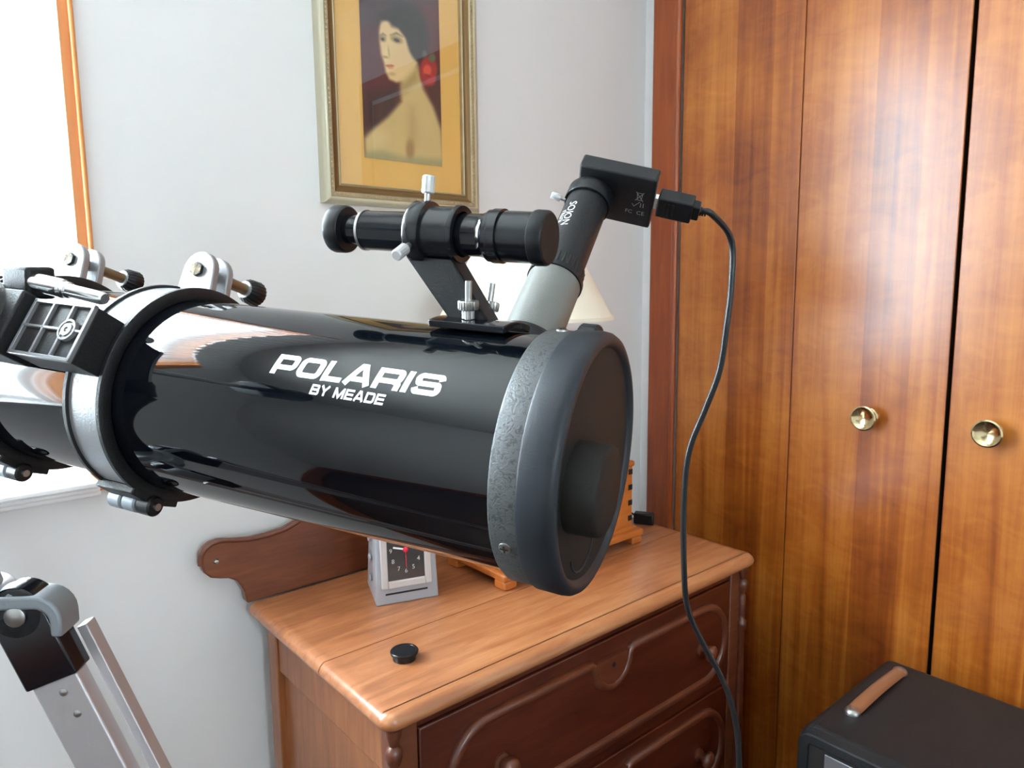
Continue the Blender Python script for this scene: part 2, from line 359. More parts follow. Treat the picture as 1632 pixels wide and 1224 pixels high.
# windows: wooden jamb and casing, white stool and sashes, clear panes
def window(name, back=True):
    def bx(mb, a0, d0, z0, a1, d1, z1):          # a along wall, d depth outwards from wall face
        if back: mb.box(a0, YB+d0, z0, a1, YB+d1, z1)
        else: mb.box(a0, YF-d0, z0, a1, YF-d1, z1)
    A0, A1 = (WX0, WX1) if back else (FX0w, FX1w-.012)
    b = MB()                                     # jamb lining
    bx(b, A1-0.001, -0.006, WZ0-0.02, A1+0.0115, T, WZ1); bx(b, A0-0.0, -0.006, WZ0-0.02, A0+0.012, T, WZ1); bx(b, A0, -0.006, WZ1-0.012, A1, T, WZ1)
    root = build(name, b, M_jamb, None); root['kind'] = 'structure'
    b = MB(); bx(b, A1+0.0115, -0.014, WZ0-0.030, A1+0.018, 0.0005, WZ1+0.045); bx(b, A0-0.06, -0.014, WZ0-0.03, A0, 0.0005, WZ1+0.045)
    bx(b, A0, -0.014, WZ1, A1+0.0115, 0.0005, WZ1+0.045)
    build('casing', b, M_jamb, root, bevel=0.003)
    b = MB(); bx(b, A0, -0.030, WZ0-0.010, A1-0.004, T, WZ0); 
    build('sill', b, M_white, root, bevel=0.003)
    b = MB(); bx(b, A0, -0.022, WZ0-0.018, A1-0.002, 0.0005, WZ0-0.010); bx(b, A0, -0.014, WZ0-0.026, A1+0.0, 0.0005, WZ0-0.018)
    build('apron', b, M_white, root, bevel=0.003)
    zm = (WZ0+WZ1)/2
    for (z0, z1, dd) in ((WZ0, zm+0.02, 0.085), (zm-0.02, WZ1-0.012, 0.112)):
        b = MB(); s = 0.032
        a0, a1 = A0+0.012, A1-0.001
        bx(b, a0, dd, z0, a0+s, dd+0.025, z1); bx(b, a1-s, dd, z0, a1, dd+0.025, z1); bx(b, a0+s, dd, z0, a1-s, dd+0.025, z0+s); bx(b, a0+s, dd, z1-s, a1-s, dd+0.025, z1)
        sh = build('sash', b, M_white, root, bevel=0.002)
        b = MB(); bx(b, a0+s-0.004, dd+0.010, z0+s-0.004, a1-s+0.004, dd+0.013, z1-s+0.004)
        build('pane', b, M_glass, sh)
    # sheer curtain hung just inside the jamb, in soft folds
    vs = []; nx = 160
    for z in (WZ0+.001, WZ1-.014):
        for i in range(nx+1):
            x = A0+.013+(A1-A0-.0145)*i/nx; q_ = .030+.006*math.sin(i*.9)+.003*math.sin(i*.37+1); vs.append((x, YB+q_, z) if back else (x, YF-q_, z))
    fs = [(i, i+1, nx+2+i, nx+1+i) for i in range(nx)]
    build('sheer_curtain', MB().add(vs, fs), M_sheer, root, ang=180)
    if back:
        vs = []; nx = 150; rows = [(WZ1+.06, 0), (WZ1-.03, 0), (WZ1-.105, 1)]
        for z, sc_ in rows:
            for i in range(nx+1):
                x = A0-.05+(A1-A0+.055)*i/nx; vs.append((x, YB-.024+.005*math.sin(i*.75), z+sc_*.018*abs(math.sin(i*PI/10))))
        fs = [(j*(nx+1)+i, j*(nx+1)+i+1, (j+1)*(nx+1)+i+1, (j+1)*(nx+1)+i) for j in range(2) for i in range(nx)]
        build('valance', MB().add(vs, fs), M_lace, root, ang=180)
    b = MB(); b.cyl(*(((A0+.012, YB+.03, WZ1-.02), (A1-.001, YB+.03, WZ1-.02)) if back else ((A0+.012, YF-.03, WZ1-.02), (A1-.001, YF-.03, WZ1-.02))), .005, 12)
    build('curtain_rod', b, M_white, root)
    return root
window('window_1'); window('fill_window', False)  # the second is added out of view as fill light

# ------------------------------------------------------------------ framed picture
FX0, FX1, FZ0, FZ1 = 0.587, 0.925, Z(0.147), Z(0.640)
pic = thing('framed_picture', 'gilt framed portrait print with wide ochre mat hanging on the grey wall', 'picture', ((FX0+FX1)/2, YB, FZ0))
def sweep(prof, m, name, parent):
    """prof: (inset from outer edge, distance out from the wall)"""
    vs = []; fs = []
    for ins, out in prof:
        vs += [(FX0+ins, YB-out, FZ0+ins), (FX1-ins, YB-out, FZ0+ins), (FX1-ins, YB-out, FZ1-ins), (FX0+ins, YB-out, FZ1-ins)]
    for j in range(len(prof)-1):
        for i in range(4): k = (i+1) % 4; fs.append((j*4+i, j*4+k, j*4+4+k, j*4+4+i))
    return build(name, MB().add(vs, fs), m, parent)
fr = sweep([(0, 0), (0, .016), (.003, .021), (.008, .0235), (.010, .0235)], M_pale, 'outer_frame', pic)
sweep([(.010, .0235), (.012, .0215), (.018, .021), (.020, .018)], M_gold, 'carved_band', pic)
sweep([(.020, .018), (.024, .0155), (.028, .013), (.031, .013)], M_bronze, 'liner', pic)
sweep([(.031, .013), (.033, .0145), (.035, .013), (.036, .006)], M_gold, 'sight_edge', pic)
b = MB()
def bead(x, z):
    b.rev((x, YB-.020, z), (0, -1, 0), [(0, .0028), (.0022, .0022), (.0034, 0)], 6)
n_ = int((FZ1-FZ0-.03)/.008)
for i in range(n_):
    z = FZ0+.015+(i+.5)*(FZ1-FZ0-.03)/n_; bead(FX0+.015, z); bead(FX1-.015, z)
n_ = int((FX1-FX0-.03)/.008)
for i in range(n_):
    x = FX0+.015+(i+.5)*(FX1-FX0-.03)/n_; bead(x, FZ0+.015); bead(x, FZ1-.015)
o = build('beading', b, M_gold, pic); o['kind'] = 'stuff'
build('mat_board', MB().box(FX0+.033, YB-.006, FZ0+.033, FX1-.033, YB-.003, FZ1-.033), M_mat, pic)
# the print: a soft half-length portrait painted per vertex on a flat sheet
PX0, PX1, PZ0, PZ1 = 0.6735, 0.8435, Z(0.232), Z(0.545)
NX, NZ = 110, 200
gx, gz = np.meshgrid(np.linspace(0, 1, NX), np.linspace(0, 1, NZ))
X_ = 30+gx*570; topy = -95+(X_-20)*0.285; boty = 1136+(X_-40)*0.13; Y_ = topy+(boty-topy)*gz
def soft(poly, w_=10):
    w_ = w_*1.2+(9 if w_ > 11 else 3)
    P = np.array(poly, float); n = len(P); ins = np.zeros(X_.shape, bool); dist = np.full(X_.shape, 1e9)
    for i in range(n):
        (x1, y1), (x2, y2) = P[i], P[(i+1) % n]
        c = ((y1 > Y_) != (y2 > Y_)) & (X_ < (x2-x1)*(Y_-y1)/((y2-y1) or 1e-9)+x1); ins ^= c
        L2 = (x2-x1)**2+(y2-y1)**2; t = np.clip(((X_-x1)*(x2-x1)+(Y_-y1)*(y2-y1))/max(L2, 1e-9), 0, 1)
        dist = np.minimum(dist, np.hypot(X_-x1-t*(x2-x1), Y_-y1-t*(y2-y1)))
    s = np.where(ins, dist, -dist); t = np.clip(s/w_*0.5+0.5, 0, 1); return t*t*(3-2*t)
def ell(cx, cy, rx, ry, rot=0, w_=0.3):
    c, s = math.cos(rot), math.sin(rot); dx, dy = X_-cx, Y_-cy
    d_ = np.hypot((dx*c+dy*s)/rx, (-dx*s+dy*c)/ry); t = np.clip((1-d_)/w_+0.5, 0, 1); return t*t*(3-2*t)
Cc = np.zeros(X_.shape+(3,)); Cc[:] = (84, 36, 38)
def paint(mask, col, a=1.0):
    global Cc
    Cc = Cc*(1-mask[..., None]*a)+np.array(col, float)*mask[..., None]*a
paint(soft([(20, -120), (110, -120), (110, 1200), (20, 1200)], 90), (70, 36, 50), .8)
paint(soft([(30, 700), (280, 640), (300, 800), (150, 1000), (20, 1040)], 60), (50, 38, 36), .9)
paint(soft([(480, 560), (620, 520), (620, 1100), (560, 900)], 50), (62, 42, 34), .9)
paint(soft([(20, 100), (250, 0), (350, -20), (600, 70), (440, 120), (300, 190), (100, 250), (20, 250)], 50), (62, 50, 54), .9)
paint(soft([(130, 240), (190, 170), (300, 110), (430, 130), (500, 220), (520, 340), (500, 450), (430, 500), (330, 420), (300, 300), (200, 230)], 26), (40, 32, 31))
skin = (208, 178, 126)
paint(soft([(300, 560), (300, 760), (200, 860), (110, 930), (36, 1010), (30, 1150), (620, 1240), (600, 960), (540, 800), (470, 680), (430, 520)], 12), (192, 166, 110))
paint(soft([(170, 220), (158, 300), (160, 370), (166, 440), (185, 500), (195, 560), (220, 610), (270, 632), (330, 620), (400, 560), (432, 500), (380, 430), (350, 340), (300, 270), (235, 225)], 10), skin)
paint(soft([(300, 640), (330, 620), (420, 540), (430, 620), (340, 700), (300, 720)], 26), (150, 126, 76), .7)
paint(soft([(160, 240), (215, 200), (250, 260), (300, 275), (350, 330), (372, 420), (400, 470), (440, 500), (470, 400), (450, 250), (330, 160), (180, 180)], 12), (40, 32, 30))
paint(ell(205, 440, 18, 50, .1, .8), (214, 188, 136), .6); paint(ell(290, 470, 60, 80, .3, 1.2), (206, 172, 118), .7)
for (cx, cy, rx, ry, rot) in ((182, 345, 20, 16, .5), (280, 352, 38, 18, .35)):
    paint(ell(cx, cy-4, rx+6, ry+5, rot, .9), (128, 100, 62), .7); paint(ell(cx, cy, rx*.55, ry*.6, rot, .6), (58, 44, 36), .9)
paint(soft([(165, 318), (185, 305), (208, 322), (186, 314)], 7), (70, 54, 42), .8); paint(soft([(235, 318), (280, 300), (325, 330), (280, 312)], 7), (70, 54, 42), .8)
paint(ell(196, 462, 22, 9, .2, .8), (150, 116, 72), .7); paint(ell(222, 430, 8, 40, -.1, 1), (160, 130, 84), .5)
paint(ell(226, 520, 32, 9, .05, .6), (176, 82, 56), .9); paint(ell(232, 535, 22, 8, .05, .8), (200, 116, 80), .7)
paint(ell(240, 575, 26, 12, .1, 1), (160, 130, 84), .5)
paint(ell(356, 1090, 30, 70, 0, 1.2), (140, 106, 60), .8); paint(soft([(375, 800), (400, 800), (390, 1060), (350, 1060)], 50), (150, 124, 76), .6)
paint(ell(110, 1010, 80, 60, -.4, 1.4), (204, 182, 130), .6); paint(ell(470, 860, 60, 140, -.4, 1.4), (198, 172, 116), .5)
paint(soft([(30, 1100), (150, 1090), (300, 1130), (620, 1160), (620, 1240), (30, 1180)], 20), (142, 138, 98), .8)
paint(ell(510, 560, 66, 100, .1, .3), (150, 40, 36)); paint(ell(500, 555, 32, 38, 0, .7), (214, 88, 62), .8); paint(ell(530, 620, 34, 34, 0, .8), (178, 46, 46), .8); paint(ell(500, 590, 26, 10, .3, .8), (120, 26, 28), .7)
paint(ell(540, 475, 26, 30, .5, .5), (84, 92, 66)); paint(ell(484, 450, 18, 30, -.2, .6), (76, 80, 70), .8)
Cc = np.clip(Cc*1.10, 0, 255)
Cl = np.where(Cc/255 <= 0.04045, Cc/255/12.92, ((Cc/255+0.055)/1.055)**2.4)
vs = [(PX0+(PX1-PX0)*gx[j, i], YB-.0068, PZ1-(PZ1-PZ0)*gz[j, i]) for j in range(NZ) for i in range(NX)]
fs = [(j*NX+i, j*NX+i+1, (j+1)*NX+i+1, (j+1)*NX+i) for j in range(NZ-1) for i in range(NX-1)]
M_art = mat('portrait_print', (1, 1, 1, 1), 0.6)
nd = M_art.node_tree.nodes.new('ShaderNodeVertexColor'); nd.layer_name = 'ink'
M_art.node_tree.links.new(nd.outputs[0], M_art.node_tree.nodes['Principled BSDF'].inputs['Base Color'])
o = build('portrait_print', MB().add(vs, fs), M_art, pic)
ca = o.data.color_attributes.new('ink', 'FLOAT_COLOR', 'POINT')
ca.data.foreach_set('color', np.concatenate([Cl.reshape(-1, 3), np.ones((NX*NZ, 1))], 1).astype(np.float32).ravel())
build('glass', MB().box(FX0+.034, YB-.0105, FZ0+.034, FX1-.034, YB-.0088, FZ1-.034), M_glass, pic)

# ------------------------------------------------------------------ dresser
DX0, DX1, DY0, DY1, DT = 0.408, 1.244, 0.722, 1.165, Z(-0.523)
dr = thing('dresser', 'old reddish brown wooden chest of drawers with scrolled backboard against the grey wall', 'dresser', (DX0, DY0, 0))
TH = 0.026; yj = 0.905
def top_board(y0, y1, front, name='top_board'):
    # rounded nosing round the left, front and right edges
    b = MB(); prof = [(0.020, 0), (0.008, .002), (0.0015, .008), (0, .0145), (.003, .021), (.009, TH), (0.020, TH)]
    m_ = len(prof); xs = [DX0+p[0] for p in prof]
    left = [(DX0+i, DT-TH+h) for i, h in prof]; right = [(DX1-i, DT-TH+h) for i, h in reversed(prof)]
    ring = left+right; n = len(ring)
    rows = []
    if front:
        for (ins, h) in [(p[0], p[1]) for p in prof]: pass
        A = [(x, y0+.020, z) for x, z in ring]
    else: A = [(x, y0, z) for x, z in ring]
    B = [(x, y1, z) for x, z in ring]
    b.add(A+B, [tuple(range(n)), tuple(range(2*n-1, n-1, -1))]+[(i, (i+1) % n, n+(i+1) % n, n+i) for i in range(n)])
    if front:                                   # front nosing with rounded corners in plan
        rc = 0.022; vs = []; K = 6
        plan = []
        def pt(ins):
            out = []
            for k in range(K+1):
                a = PI+PI/2*k/K; out.append((DX0+rc+(rc-ins)*math.cos(a), y0+rc+(rc-ins)*math.sin(a)))
            for k in range(K+1):
                a = 1.5*PI+PI/2*k/K; out.append((DX1-rc+(rc-ins)*math.cos(a), y0+rc+(rc-ins)*math.sin(a)))
            return out
        for ins, h in prof:
            for (x, y) in pt(min(ins, rc-.001)): vs.append((x, y, DT-TH+h))
        k_ = 2*(K+1); f = [(j*k_+i, j*k_+i+1, (j+1)*k_+i+1, (j+1)*k_+i) for j in range(m_-1) for i in range(k_-1)]
        f += [tuple(range(k_)), tuple(range((m_-1)*k_, m_*k_))]
        b.add(vs, f)
    return build(name, b, M_dress, dr, ang=50)
top_board(DY0, yj-.0008, True); top_board(yj+.0008, DY1, False)
BX0, BX1, BY0, BY1 = DX0+.024, DX1-.024, DY0+.022, DY1-.012
zt_ = DT-TH
# carcass: posts, rails and recessed side panels
for (x, y) in ((BX0, BY0), (BX1-.035, BY0), (BX0, BY1-.035), (BX1-.035, BY1-.035)):
    build('corner_post', MB().box(x, y, 0, x+.035, y+.035, zt_), M_backboard if y < .8 else M_dress_side, dr, bevel=.002)
for x in (BX0+.004, BX1-.022):
    build('side_rail', MB().box(x, BY0+.035, zt_-.085, x+.018, BY1-.035, zt_), M_dress_side, dr, bevel=.002)
    build('side_panel', MB().box(x+.008, BY0+.035, .07, x+.014, BY1-.035, zt_-.085), M_dress_side, dr)
    build('side_rail', MB().box(x, BY0+.035, .05, x+.018, BY1-.035, .13), M_dress_side, dr, bevel=.002)
build('back_panel', MB().box(BX0+.035, BY1-.012, .07, BX1-.035, BY1-.004, zt_), M_dress_side, dr)
# drawers
dh = 0.196
def rrect(x0, x1, z0, z1, r, n=10):
    out = []
    for (cx, cz, a) in ((x1-r, z0+r, -PI/2), (x1-r, z1-r, 0), (x0+r, z1-r, PI/2), (x0+r, z0+r, PI)):
        out += [(cx+r*math.cos(a+PI/2*k/n), cz+r*math.sin(a+PI/2*k/n)) for k in range(n+1)]
    return out
z_ = zt_-.018
yf = BY0+.004
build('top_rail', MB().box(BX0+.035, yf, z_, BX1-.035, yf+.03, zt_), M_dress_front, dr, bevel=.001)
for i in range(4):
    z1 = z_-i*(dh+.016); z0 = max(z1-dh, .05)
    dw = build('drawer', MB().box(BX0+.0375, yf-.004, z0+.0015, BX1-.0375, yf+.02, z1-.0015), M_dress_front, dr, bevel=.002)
    zc_ = (z0+z1)/2-.004; hh = min(.072, (z1-z0)/2-.012)
    xa, xb = BX0+.085, BX1-.060; xm = (xa+xb)/2
    pth = rrect(xa, xb, zc_-hh, zc_+hh, hh*.92)
    out = []
    for (x, z) in pth:
        out.append((x, yf-.006, z))
    # the top run dips under a shield in the middle
    top_i = [k for k, p in enumerate(out) if abs(p[2]-(zc_+hh)) < 1e-6]
    k0 = top_i[0]
    dip = [(xm+.050, zc_+hh), (xm+.044, zc_+hh-.004), (xm+.040, zc_+hh-.02), (xm+.032, zc_+hh-.036), (xm+.016, zc_+hh-.048), (xm, zc_+hh-.052), (xm-.016, zc_+hh-.048), (xm-.032, zc_+hh-.036), (xm-.040, zc_+hh-.02), (xm-.044, zc_+hh-.004), (xm-.050, zc_+hh)]
    path = out[:k0+1]+[(x, yf-.006, z) for x, z in dip]+out[k0+1:]
    path = path+[path[0], path[1]]
    mo = MB().tube(path, .0085, 10)
    build('moulding', mo, M_dress_mould, dw, ang=60)
    pan = rrect(xa+.008, xb-.008, zc_-hh+.008, zc_+hh-.008, hh*.8)
    build('raised_panel', MB().prism([(x, yf-.0085, z) for x, z in pan], (0, .006, 0)), M_dress_front, dw)
    sh = [(xm+.040, zc_+hh), (xm+.036, zc_+hh-.02), (xm+.028, zc_+hh-.034), (xm+.014, zc_+hh-.044), (xm, zc_+hh-.047), (xm-.014, zc_+hh-.044), (xm-.028, zc_+hh-.034), (xm-.036, zc_+hh-.02), (xm-.040, zc_+hh)]
    build('shield', MB().prism([(x, yf-.012, z) for x, z in sh], (0, .009, 0)), M_dress_mould, dw)
    build('keyhole', MB().cyl((xm, yf-.0128, zc_+hh-.014), (xm, yf-.0108, zc_+hh-.014), .0042, 12), M_dark, dw)
    for x in (xa+.085, xb-.075):
        build('knob', MB().rev((x, yf-.008, zc_-.004), (0, -1, 0), [(0, 0), (0, .013), (.004, .013), (.006, .008), (.012, .008), (.017, .014), (.024, .0165), (.029, .013), (.032, .006), (.0325, 0)], 24), M_dress_mould, dw, ang=60)
    if i < 3: build('drawer_rail', MB().box(BX0+.035, yf, z0-.0155, BX1-.035, yf+.03, z0-.0005), M_dress_front, dr, bevel=.001)
# turned quarter columns on the front corners
for cx in (BX0-.002, BX1+.002):
    prof = [(0, 0)]; z = 0.05; H = zt_-0.05
    body = [(.0, .010), (.05, .013), (.10, .012)]
    prof = [(0, 0), (0, .013), (.02, .013), (.025, .008), (.06, .0095), (.30, .0125), (.55, .0100), (H-.135, .0075), (H-.125, .013), (H-.112, .0135), (H-.108, .008), (H-.098, .0085), (H-.06, .0095), (H-.055, .006), (H-.046, .012), (H-.036, .0145), (H-.028, .012), (H-.024, .007), (H-.016, .010), (H-.008, .013), (H, .013), (H, 0)]
    build('turned_column', MB().rev((cx, BY0-.002, 0.05), (0, 0, 1), [(h_, r_*.8) for h_, r_ in prof], 20), M_dress_mould, dr, ang=60)
# scrolled backboard
xm = (DX0+DX1)/2
half = [(.4072, -.5225), (.4045, -.503), (.3986, -.4897), (.392, -.479), (.380, -.4715), (.366, -.468), (.352, -.463), (.342, -.452), (.3375, -.438), (.3385, -.424), (.345, -.4125), (.356, -.4065), (.370, -.4045), (.395, -.4095), (.420, -.4135), (.450, -.4140), (.480, -.4105), (.510, -.400), (.540, -.383), (.580, -.362), (.63, -.342), (.69, -.328), (.76, -.320), (xm, -.318)]
outl = half+[(2*xm-x, z) for x, z in reversed(half[:-1])]
bb = build('backboard', MB().prism([(x, DY1+.002, Z(z)) for x, z in outl], (0, .022, 0)), M_backboard, dr, bevel=.0035, seg=3)
build('bead_edge', MB().tube([(x, DY1+.004, Z(z)) for x, z in outl[8:-8]], .0045, 8), M_dress_mould, dr, ang=60)
for x in (.3613, 2*xm-.3613):
    build('pin', MB().rev((x, DY1+.0005, Z(-.4364)), (0, -1, 0), [(-.002, .0045), (.001, .0045), (.0035, .003), (.0045, 0)], 16), M_steel, dr)

# ------------------------------------------------------------------ things on the dresser
# twin-bell-less square alarm clock
ca_ = R(-17.8); cx_, cy_ = 0.5624, 1.0106
ex = np.array((math.cos(ca_), math.sin(ca_), 0)); ey = np.array((-math.sin(ca_), math.cos(ca_), 0)); ez = np.array((0, 0, 1.0)); oc = np.array((cx_, cy_, DT))
fr_m = Matrix(((ex[0], ey[0], 0, cx_), (ex[1], ey[1], 0, cy_), (0, 0, 1, DT), (0, 0, 0, 1)))
ck = thing('alarm_clock', 'small grey square alarm clock with black dial standing on the dresser', 'clock', frame=fr_m)
Wc, Dc, Hc = .107, .105, .165
b = MB(); bot = [(0, 0, 0), (Wc, 0, 0), (Wc-.006, Dc, 0), (.006, Dc, 0)]; tp = [(.004, .012, Hc), (Wc-.004, .012, Hc), (Wc-.012, Dc-.02, Hc), (.012, Dc-.02, Hc)]
b.add(bot+tp, [(3,2,1,0), (4,5,6,7), (0,1,5,4), (1,2,6,5), (2,3,7,6), (3,0,4,7)])
build('case', b, M_clock, ck, bevel=.003, seg=3)
tl = np.array((0, .012, Hc)); tl = tl/np.linalg.norm(tl); nrm = np.cross((1, 0, 0), tl)
def cf_(x, h, d=0.0): return np.array((x, 0, 0))+tl*h+nrm*d
def cbox(x0, x1, h0, h1, d0, d1):
    return MB().obox(cf_((x0+x1)/2, (h0+h1)/2, (d0+d1)/2), ((1, 0, 0), tl, nrm), ((x1-x0)/2, (h1-h0)/2, (d1-d0)/2))
b = MB()
for (x0, x1, h0, h1) in ((.010, .021, .028, .152), (.084, .095, .028, .152), (.021, .084, .028, .040), (.021, .084, .140, .152)):
    b.add(*(lambda q: (q.v, q.f))(cbox(x0, x1, h0, h1, -.002, .005)))
build('bezel', b, M_clockframe, ck, bevel=.0015)
build('dial', cbox(.021, .084, .040, .140, -.001, .0012), M_dial, ck)
build('slot', cbox(.016, .088, .0165, .0195, -.001, .0004), M_dark, ck)
dc = (.0525, .090)
b = MB()
for k in range(1, 13):
    a = PI/2-k*PI/6
    t_ = text_mb(str(k), .0105, (cf_(dc[0]+.025*math.cos(a), dc[1]+.036*math.sin(a), .0016), (1, 0, 0), tl))
    b.add(t_.v, t_.f)
build('numerals', b, M_clockframe, ck)
b = MB().obox(cf_(dc[0]-.010, dc[1]+.003, .0024), ((1, -.28*tl[1], -.28*tl[2]), np.cross(nrm, (1, 0, -.28)), nrm), (.011, .0014, .0003))
build('hour_hand', b, M_print, ck)
b = MB().obox(cf_(dc[0], dc[1]-.014, .0027), ((1, 0, 0), tl, nrm), (.0005, .016, .0002))
build('second_hand', b, M_red, ck)
build('hub', MB().rev(cf_(dc[0], dc[1], .0015), nrm, [(0, .0045), (.002, .0045), (.003, .003), (.003, 0)], 20), M_red, ck)
for k in range(3):
    build('side_button', MB().cyl((.002, .045, .035+.035*k), (-.0015, .045, .035+.035*k), .006, 16, ch=.0005), M_clock, ck)

# small black end cap lying on the dresser top
b = MB().rev((.508, .838, DT), (0, 0, 1), [(0, 0), (0, .0165), (.0085, .0168), (.0088, .0195), (.0120, .0200), (.0132, .0190), (.0132, .0165), (.0126, .0160), (.0126, 0)], 64)
tag(build('dust_plug', b, M_plastic, None, origin=(.508, .838, DT)), 'small round black plastic cap lying on the front of the dresser top', 'cap')

# honey-coloured wooden box with finger joints
QX0, QX1, QY0, QY1 = .756, 1.128, .915, 1.085
bxr = thing('wooden_box', 'honey coloured wooden box with finger joints and bracket feet on the dresser', 'box', (QX0, QY0, DT))
zb = DT
for (x0, x1, y0, y1) in ((QX0+.002, QX0+.032, QY0, QY0+.030), (QX1-.032, QX1-.002, QY0, QY0+.030), (QX0+.002, QX0+.032, QY1-.03, QY1), (QX1-.032, QX1-.002, QY1-.03, QY1)):
    build('foot', MB().box(x0, y0, zb, x1, y1, zb+.017), M_orange, bxr, bevel=.004, seg=3)
b = MB().box(QX0, QY0-.002, zb+.016, QX1, QY1+.002, zb+.030)
build('base_moulding', b, M_orange, bxr, bevel=.004, seg=3)
b = MB().box(QX0+.010, QY0+.008, zb+.028, QX1-.010, QY1-.008, zb+.036)
build('base_step', b, M_orange, bxr, bevel=.003)
bx0, bx1, by0, by1, bz0, bz1 = QX0+.018, QX1-.020, QY0+.014, QY1-.014, zb+.036, zb+.160
build('front_board', MB().box(bx0, by0, bz0, bx1, by0+.012, bz1), M_orange, bxr)
build('rear_board', MB().box(bx0, by1-.012, bz0, bx1, by1, bz1), M_orange, bxr)
for x0 in (bx0, bx1-.012): build('end_board', MB().box(x0, by0+.012, bz0, x0+.012, by1-.012, bz1), M_orange, bxr)
for k in range(4):                               # dark end-grain fingers showing on the corners
    z0 = bz0+.012+k*.032
    for x0 in (bx0-.0006, bx1-.0114):
        build('finger_joint', MB().box(x0, by0-.0006, z0, x0+.012, by0+.011, z0+.011), M_dark, bxr)
build('lid', MB().box(QX0+.014, QY0+.010, bz1, QX1-.014, QY1-.010, bz1+.012), M_orange, bxr, bevel=.005, seg=3)

# table lamp on the box
LX, LYc = .886, 1.0
lamp = thing('table_lamp', 'table lamp with cream tapering fabric shade behind the telescope', 'lamp', (LX, LYc, bz1+.012))
zl = bz1+.012
build('base', MB().rev((LX, LYc, zl), (0, 0, 1), [(0, 0), (0, .055), (.008, .055), (.014, .045), (.02, .018), (.05, .014), (.09, .026), (.13, .03), (.17, .018), (.19, .010), (.22, .010), (.22, 0)], 32), M_brass, lamp, ang=50)
zs0, zs1 = Z(-.060), Z(.105); r0, r1 = .161, .072
nseg = 48
b = MB().rev((LX, LYc, 0), (0, 0, 1), [(zs0, r0), (zs1, r1), (zs1, r1-.0015), (zs0, r0-.0015), (zs0, r0)], nseg)
sh_ = build('shade', b, M_shade, lamp)
b = MB().rev((LX, LYc, 0), (0, 0, 1), [(zs0-.0015, r0+.0008), (zs0+.005, r0-.0010+.0008), (zs0+.005, r0-.004), (zs0-.0015, r0-.003), (zs0-.0015, r0+.0008)], nseg)
build('hem', b, M_shade, sh_)
b = MB()
for k in range(3):
    a = k*2*PI/3; b.cyl((LX, LYc, zs1-.01), (LX+(r1-.002)*math.cos(a), LYc+(r1-.002)*math.sin(a), zs1-.006), .0012, 6)
b.cyl((LX, LYc, zl+.21), (LX, LYc, zs1-.008), .0035, 10)
build('harp', b, M_brass, lamp)
build('bulb', MB().rev((LX, LYc, zl+.218), (0, 0, 1), [(0, .012), (.02, .014), (.045, .028), (.065, .028), (.082, .018), (.088, 0)], 24), M_outlet, lamp, ang=60)
# lamp plug and cord by the corner
pl = thing('power_plug', 'black power plug with thin cord at the back corner of the dresser', 'plug', (1.222, .988, DT))
build('adapter', MB().obox((1.221, .988, DT+.0125), ((.5, -.86, 0), (.86, .5, 0), (0, 0, 1)), (.022, .012, .012)), M_plastic, pl, bevel=.003)
cord = [(1.212, 1.006, DT+.016), (1.203, 1.020, DT+.026), (1.192, 1.035, DT+.038), (1.175, 1.055, DT+.040), (1.155, 1.09, DT+.02), (1.13, 1.12, DT+.004), (1.05, 1.13, DT+.003), (.96, 1.13, DT+.003)]
build('cord', MB().tube(cord, .0022, 8), M_plastic, pl, ang=60)

# ------------------------------------------------------------------ telescope
C0 = Vector((0.35725587, 0.31441453, -0.12001354+EYE))
d0 = Vector((-0.43384919, 0.89774479, 0.07634906)).normalized()
U0 = Vector((-0.90037284, -0.43511923, 0)).normalized(); V0 = d0.cross(U0).normalized()
FT = Matrix(((U0.x, V0.x, d0.x, C0.x), (U0.y, V0.y, d0.y, C0.y), (U0.z, V0.z, d0.z, C0.z), (0, 0, 0, 1)))
tel = thing('telescope', 'large glossy black reflector telescope tube with finder scope and cradle rings', 'telescope', frame=FT)
RT = 0.0823
def P(r, a, t): return np.array((r*math.cos(R(a)), r*math.sin(R(a)), t))
def rad(a): return np.array((math.cos(R(a)), math.sin(R(a)), 0))
def tan_(a): return np.array((-math.sin(R(a)), math.cos(R(a)), 0))
AX = np.array((0, 0, 1.0))
body = build('tube', MB().rev((0, 0, 0), AX, [(.040, RT-.002), (.040, RT), (.700, RT), (.700, RT-.002), (.040, RT-.002)], 160), M_tube, tel)
build('front_ring', MB().rev((0, 0, 0), AX, [(.033, RT-.004), (.033, .0872), (.0515, .0872), (.0530, .0862), (.0535, RT+.0004), (.0535, RT-.001)], 128), M_hammer, tel)
build('rear_cell', MB().rev((0, 0, 0), AX, [(.66, RT+.0002), (.66, .0875), (.722, .0875), (.726, .083), (.726, 0)], 96), M_hammer, tel)
for a in (88, -27, -88, 200):
    s_ = build('ring_screw', MB().rev(P(.0868, a, .043), rad(a), [(0, .0042), (.0012, .0040), (.0018, .0025), (.0018, 0)], 16), M_steel, tel)
    build('screw_cross', MB().obox(P(.0887, a, .043), (tan_(a), AX, rad(a)), (.0028, .0006, .0002)).obox(P(.0887, a, .043), (tan_(a), AX, rad(a)), (.0006, .0028, .0002)), M_dark, s_)
